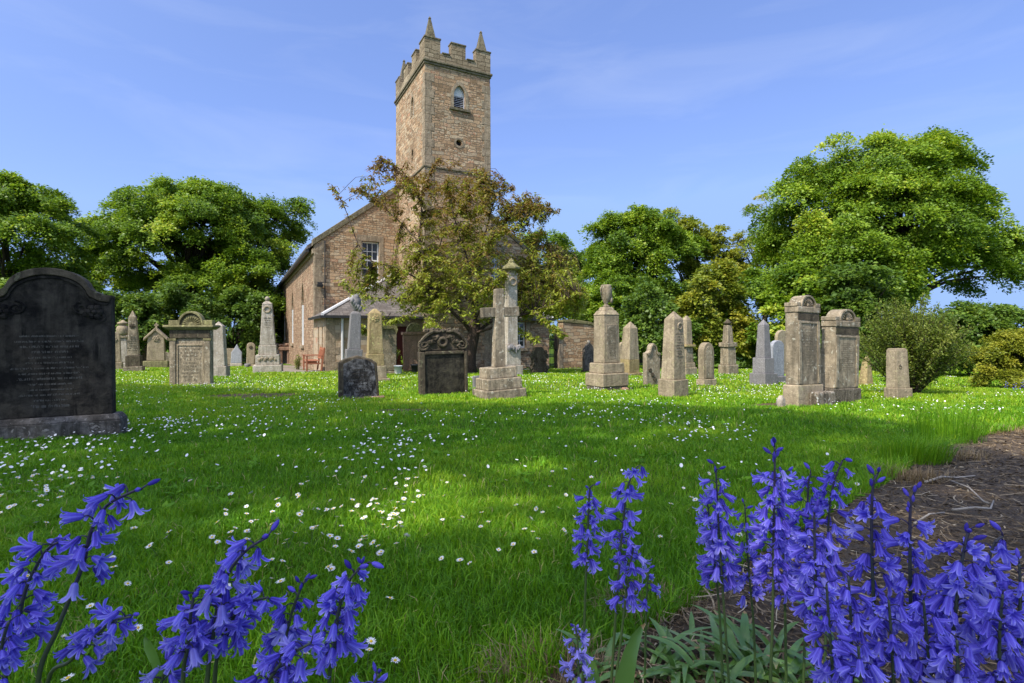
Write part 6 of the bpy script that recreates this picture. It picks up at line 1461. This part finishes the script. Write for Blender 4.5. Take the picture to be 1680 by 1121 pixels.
def bluebell(label, Y, pts, nf, f0, group, seed, size=1.0, nb=4, pale=False, yoff=None, side=None, thick=.0028):
    """pts: photo pixels from near the frame's bottom up to the tip, at distance Y; the stem goes on down to the soil"""
    r = np.random.RandomState(seed); W = [world_at(a, b, Y) for a, b in pts]
    a0 = W[0]; a1 = W[1]; gx_ = a0.x+(a0.x-a1.x)*.35; zb = gz(gx_, Y)
    root = empty('bluebell', (gx_, Y, zb), 0, label, 'bluebell', group); o = Vector((gx_, Y, zb))
    ctl = [Vector((gx_, Y, zb-.01)), Vector((gx_+(a0.x-gx_)*.45, Y, zb+(a0.z-zb)*.5))]+W if a0.z-zb > .06 else [Vector((gx_, Y, zb-.01))]+W
    ctl = [c-o for c in ctl]; P = []
    for k in range(len(ctl)-1):
        p0 = ctl[max(k-1, 0)]; p1 = ctl[k]; p2 = ctl[k+1]; p3 = ctl[min(k+2, len(ctl)-1)]
        for f in np.linspace(0, 1, 7)[:-1]: P.append(0.5*((2*p1)+(p2-p0)*f+(2*p0-5*p1+4*p2-p3)*f*f+(3*p1-p0-3*p2+p3)*f**3))
    P.append(ctl[-1]); L = np.concatenate([[0], np.cumsum([(P[i+1]-P[i]).length for i in range(len(P)-1)])])
    n = len(P); MB().tube(P, [thick*(1-.55*i/(n-1)) for i in range(n)], 8).build('stem', M['bstem'], root, smooth=True)
    def at(d):
        i = int(np.clip(np.searchsorted(L, d)-1, 0, n-2)); f = (d-L[i])/(L[i+1]-L[i]+1e-9); return P[i].lerp(P[i+1], min(1, f)), (P[i+1]-P[i]).normalized()
    nf = int(nf*1.5) if nf > 8 else nf
    d0 = f0*Y/F  # length of the flowering part given in pixels
    az = r.rand()*6.28
    for i in range(nf+nb):
        f = i/(nf+nb-1); d = L[-1]-d0*(1-f)**.92; p, tg = at(d); az += 2.4+r.uniform(-.3, .3)
        bud = i >= nf; q = az if side is None else side+r.uniform(-1.35, 1.35)
        me = BUDS[r.randint(3)] if bud else (PALE[r.randint(4)] if pale or r.rand() < .05 else BELLS[r.randint(12)])
        c = bpy.data.objects.new('bud' if bud else 'flower', me); C.objects.link(c); c.parent = root; c.location = p
        M3 = Matrix.Rotation(q, 3, 'Z')@Matrix.Rotation(r.uniform(-.35, .35) if not bud else r.uniform(-1.0, -.2), 3, 'Y')
        tilt = Vector((0, 0, 1)).rotation_difference(tg.lerp(Vector((0, 0, 1)), .55).normalized()).to_matrix()
        c.rotation_euler = (tilt@M3).to_euler(); s = size*.94*r.uniform(.80, 1.15)*(1.0 if bud else 1.04-.22*f); c.scale = (s, s, s)
    BB[0] += 1
    return root
GL, GC, GR_ = 'bluebells at the left', 'thin bluebells in the middle', 'bluebells in the right clump'
# left
bluebell('bluebell leaning right with the highest bent tip of the left group', .56, [(62, 1121), (95, 1030), (135, 930), (150, 870), (175, 830), (215, 808), (232, 803)], 12, 190, GL, 1, 1.0, 2)
bluebell('bluebell at the very left edge with dense drooping bells', .58, [(8, 1121), (25, 1040), (45, 960), (75, 905), (95, 890)], 16, 175, GL, 2, 1.0, 1)
bluebell('low bluebell spray leaning right under the highest left one', .60, [(78, 1121), (115, 1085), (150, 1050), (185, 1020), (215, 1012)], 11, 110, GL, 3, .95, 1)
bluebell('straight bluebell with a dark closed bud on top right of the dock leaf', .56, [(300, 1121), (308, 1060), (314, 1000), (320, 968)], 11, 110, GL, 4, .95, 5)
bluebell('bluebell bending right with its bell tip highest in the second group from the left', .58, [(340, 1121), (352, 1030), (360, 980), (378, 935), (408, 900), (438, 882)], 13, 190, GL, 5, 1.05, 2)
bluebell('arching bluebell with a thick cluster of pale mouths behind the bending one', .60, [(352, 1121), (362, 1060), (385, 1010), (405, 990), (440, 980)], 14, 120, GL, 6, 1.05, 0)
bluebell('bluebell with a dark bud tip between the bending and the tall dense one', .62, [(455, 1121), (468, 1050), (482, 995), (500, 952)], 12, 140, GL, 7, .95, 5)
bluebell('tall dense bluebell with narrow upright bells right of the left groups', .60, [(540, 1121), (550, 1050), (556, 1000), (575, 950), (600, 925)], 18, 165, GL, 8, 1.05, 5)
bluebell('low bluebell hidden among the others at the bottom with bells facing the camera', .54, [(420, 1180), (440, 1120), (470, 1080), (510, 1055)], 12, 110, GL, 9, 1.0, 1)
bluebell('small bluebell at the bottom below the tall dense one showing its tip', .58, [(590, 1180), (606, 1140), (622, 1105)], 6, 50, GL, 10, 1.0, 2)
bluebell('low bluebell in the bottom corner of the left edge', .54, [(-20, 1190), (-8, 1120), (5, 1050), (15, 1020)], 9, 100, GL, 11, 1.0, 0)
bluebell('low bluebell tucked below the straight one with a dark bud', .58, [(250, 1180), (262, 1130), (275, 1085)], 9, 80, GL, 12, 1.0, 0)
# middle
bluebell('slim straight bluebell on the left of the middle trio', .95, [(956, 1121), (960, 980), (964, 880), (967, 810), (970, 798)], 17, 130, GC, 13, 1.0, 2)
bluebell('tallest slim bluebell of the middle trio with a nodding top', .92, [(1003, 1121), (1012, 980), (1020, 880), (1030, 800), (1045, 766)], 17, 150, GC, 14, 1.05, 0)
bluebell('shorter slim bluebell of the middle trio standing on the right', .90, [(1010, 1121), (1022, 1020), (1030, 950), (1038, 905), (1042, 895)], 12, 95, GC, 15, 1.05, 0)
bluebell('short pale lilac bluebell at the bottom of the middle trio', .80, [(948, 1160), (949, 1120), (948, 1060), (944, 1028)], 11, 100, GC, 16, .85, 1, True)
bluebell('small bluebell sprig peeping out behind the right one of the middle trio', .98, [(1058, 1121), (1060, 1000), (1064, 935)], 5, 45, GC, 17, .9, 2)
# right clump
bluebell('slim dense bluebell at the left edge of the right clump', .88, [(1196, 1121), (1188, 1000), (1180, 880), (1176, 800), (1174, 766)], 25, 185, GR_, 18, 1.05, 4)
bluebell('second bluebell at the left edge of the right clump with lower bells', .92, [(1186, 1121), (1180, 1000), (1170, 900), (1160, 820)], 18, 130, GR_, 19, 1.0, 2)
bluebell('tallest bluebell of the right clump with a pointed bud top', .80, [(1264, 1121), (1268, 1000), (1269, 880), (1271, 780), (1271, 734)], 30, 225, GR_, 20, 1.05, 7)
bluebell('bluebell behind the tallest with bells low down its stem', .95, [(1240, 1121), (1236, 1020), (1228, 930), (1222, 830)], 17, 150, GR_, 21, .95, 2)
bluebell('bluebell just right of the tallest one and a little behind it', .92, [(1290, 1121), (1288, 1000), (1285, 880), (1284, 800), (1288, 775)], 22, 200, GR_, 22, 1.0, 2)
bluebell('bluebell with a broad pale top between the tallest and the nodding one', .88, [(1318, 1121), (1322, 1000), (1324, 880), (1326, 800), (1330, 776)], 22, 190, GR_, 23, 1.05, 1)
bluebell('bluebell with a nodding star shaped top in the middle of the right clump', .86, [(1352, 1121), (1356, 1000), (1358, 880), (1366, 800), (1382, 756)], 22, 200, GR_, 24, 1.08, 1)
bluebell('front bluebell with a dark bud head over large bells', .66, [(1342, 1121), (1340, 1020), (1337, 920), (1336, 840)], 16, 175, GR_, 25, 1.0, 6)
bluebell('bluebell with a tufted dark top and long open spaces on its stem', .68, [(1440, 1121), (1434, 1000), (1430, 880), (1432, 800), (1440, 778)], 19, 250, GR_, 26, 1.05, 4)
bluebell('bluebell with an upright spread crown beside the mulch', .66, [(1496, 1121), (1494, 1000), (1493, 900), (1494, 830), (1502, 806)], 17, 220, GR_, 27, 1.0, 6)
bluebell('wide bluebell with the rightmost big crown over the mulch', .62, [(1556, 1121), (1566, 1020), (1574, 950), (1584, 890), (1592, 868)], 19, 190, GR_, 28, 1.1, 4)
bluebell('bluebell at the right edge with bells trailing right', .66, [(1600, 1121), (1610, 1020), (1616, 950), (1630, 895), (1645, 880)], 18, 190, GR_, 29, 1.1, 1)
bluebell('low bluebell in front of the bud headed one with open mouths', .60, [(1372, 1190), (1366, 1100), (1360, 1020), (1356, 960)], 17, 180, GR_, 30, 1.0, 2)
bluebell('low pale mouthed bluebell between the bud headed and the tufted one', .62, [(1400, 1180), (1398, 1100), (1396, 1020), (1392, 945)], 17, 180, GR_, 31, 1.0, 2)
bluebell('low bluebell in the middle bottom of the right clump', .60, [(1470, 1190), (1466, 1110), (1462, 1040), (1458, 985)], 16, 160, GR_, 32, 1.0, 1)
bluebell('low dense bluebell below the spread crown', .60, [(1530, 1190), (1526, 1110), (1520, 1040), (1515, 985)], 16, 160, GR_, 33, 1.05, 1)
bluebell('bluebell filling the bottom right corner', .58, [(1640, 1190), (1640, 1110), (1640, 1040), (1645, 975)], 18, 180, GR_, 34, 1.1, 1)
bluebell('bluebell half cut off by the right edge of the photo', .62, [(1668, 1121), (1672, 1040), (1674, 970), (1672, 925)], 16, 160, GR_, 35, 1.05, 1)
bluebell('lowest bluebell at the bottom of the right clump facing the camera', .56, [(1420, 1230), (1416, 1160), (1412, 1110), (1408, 1060)], 13, 130, GR_, 36, 1.0, 1)
bluebell('bottom bluebell beside the lowest one with its bells half below the photo', .56, [(1580, 1230), (1576, 1160), (1572, 1110), (1570, 1050)], 14, 140, GR_, 37, 1.0, 1)
r = np.random.RandomState(5)
# far blue flowers below the golden bush
for i, (a, b) in enumerate([(1650, 642), (1664, 645), (1676, 641)]):
    bluebell(['small far bluebell below the golden bush', 'far bluebell right of the small one below the golden bush', 'far bluebell on the right edge below the golden bush'][i], depth_of(b+2), [(a, b), (a+1, b-8), (a+2, b-16)], 8, 12, 'far bluebells below the golden bush', 60+i, 1.0, 0)
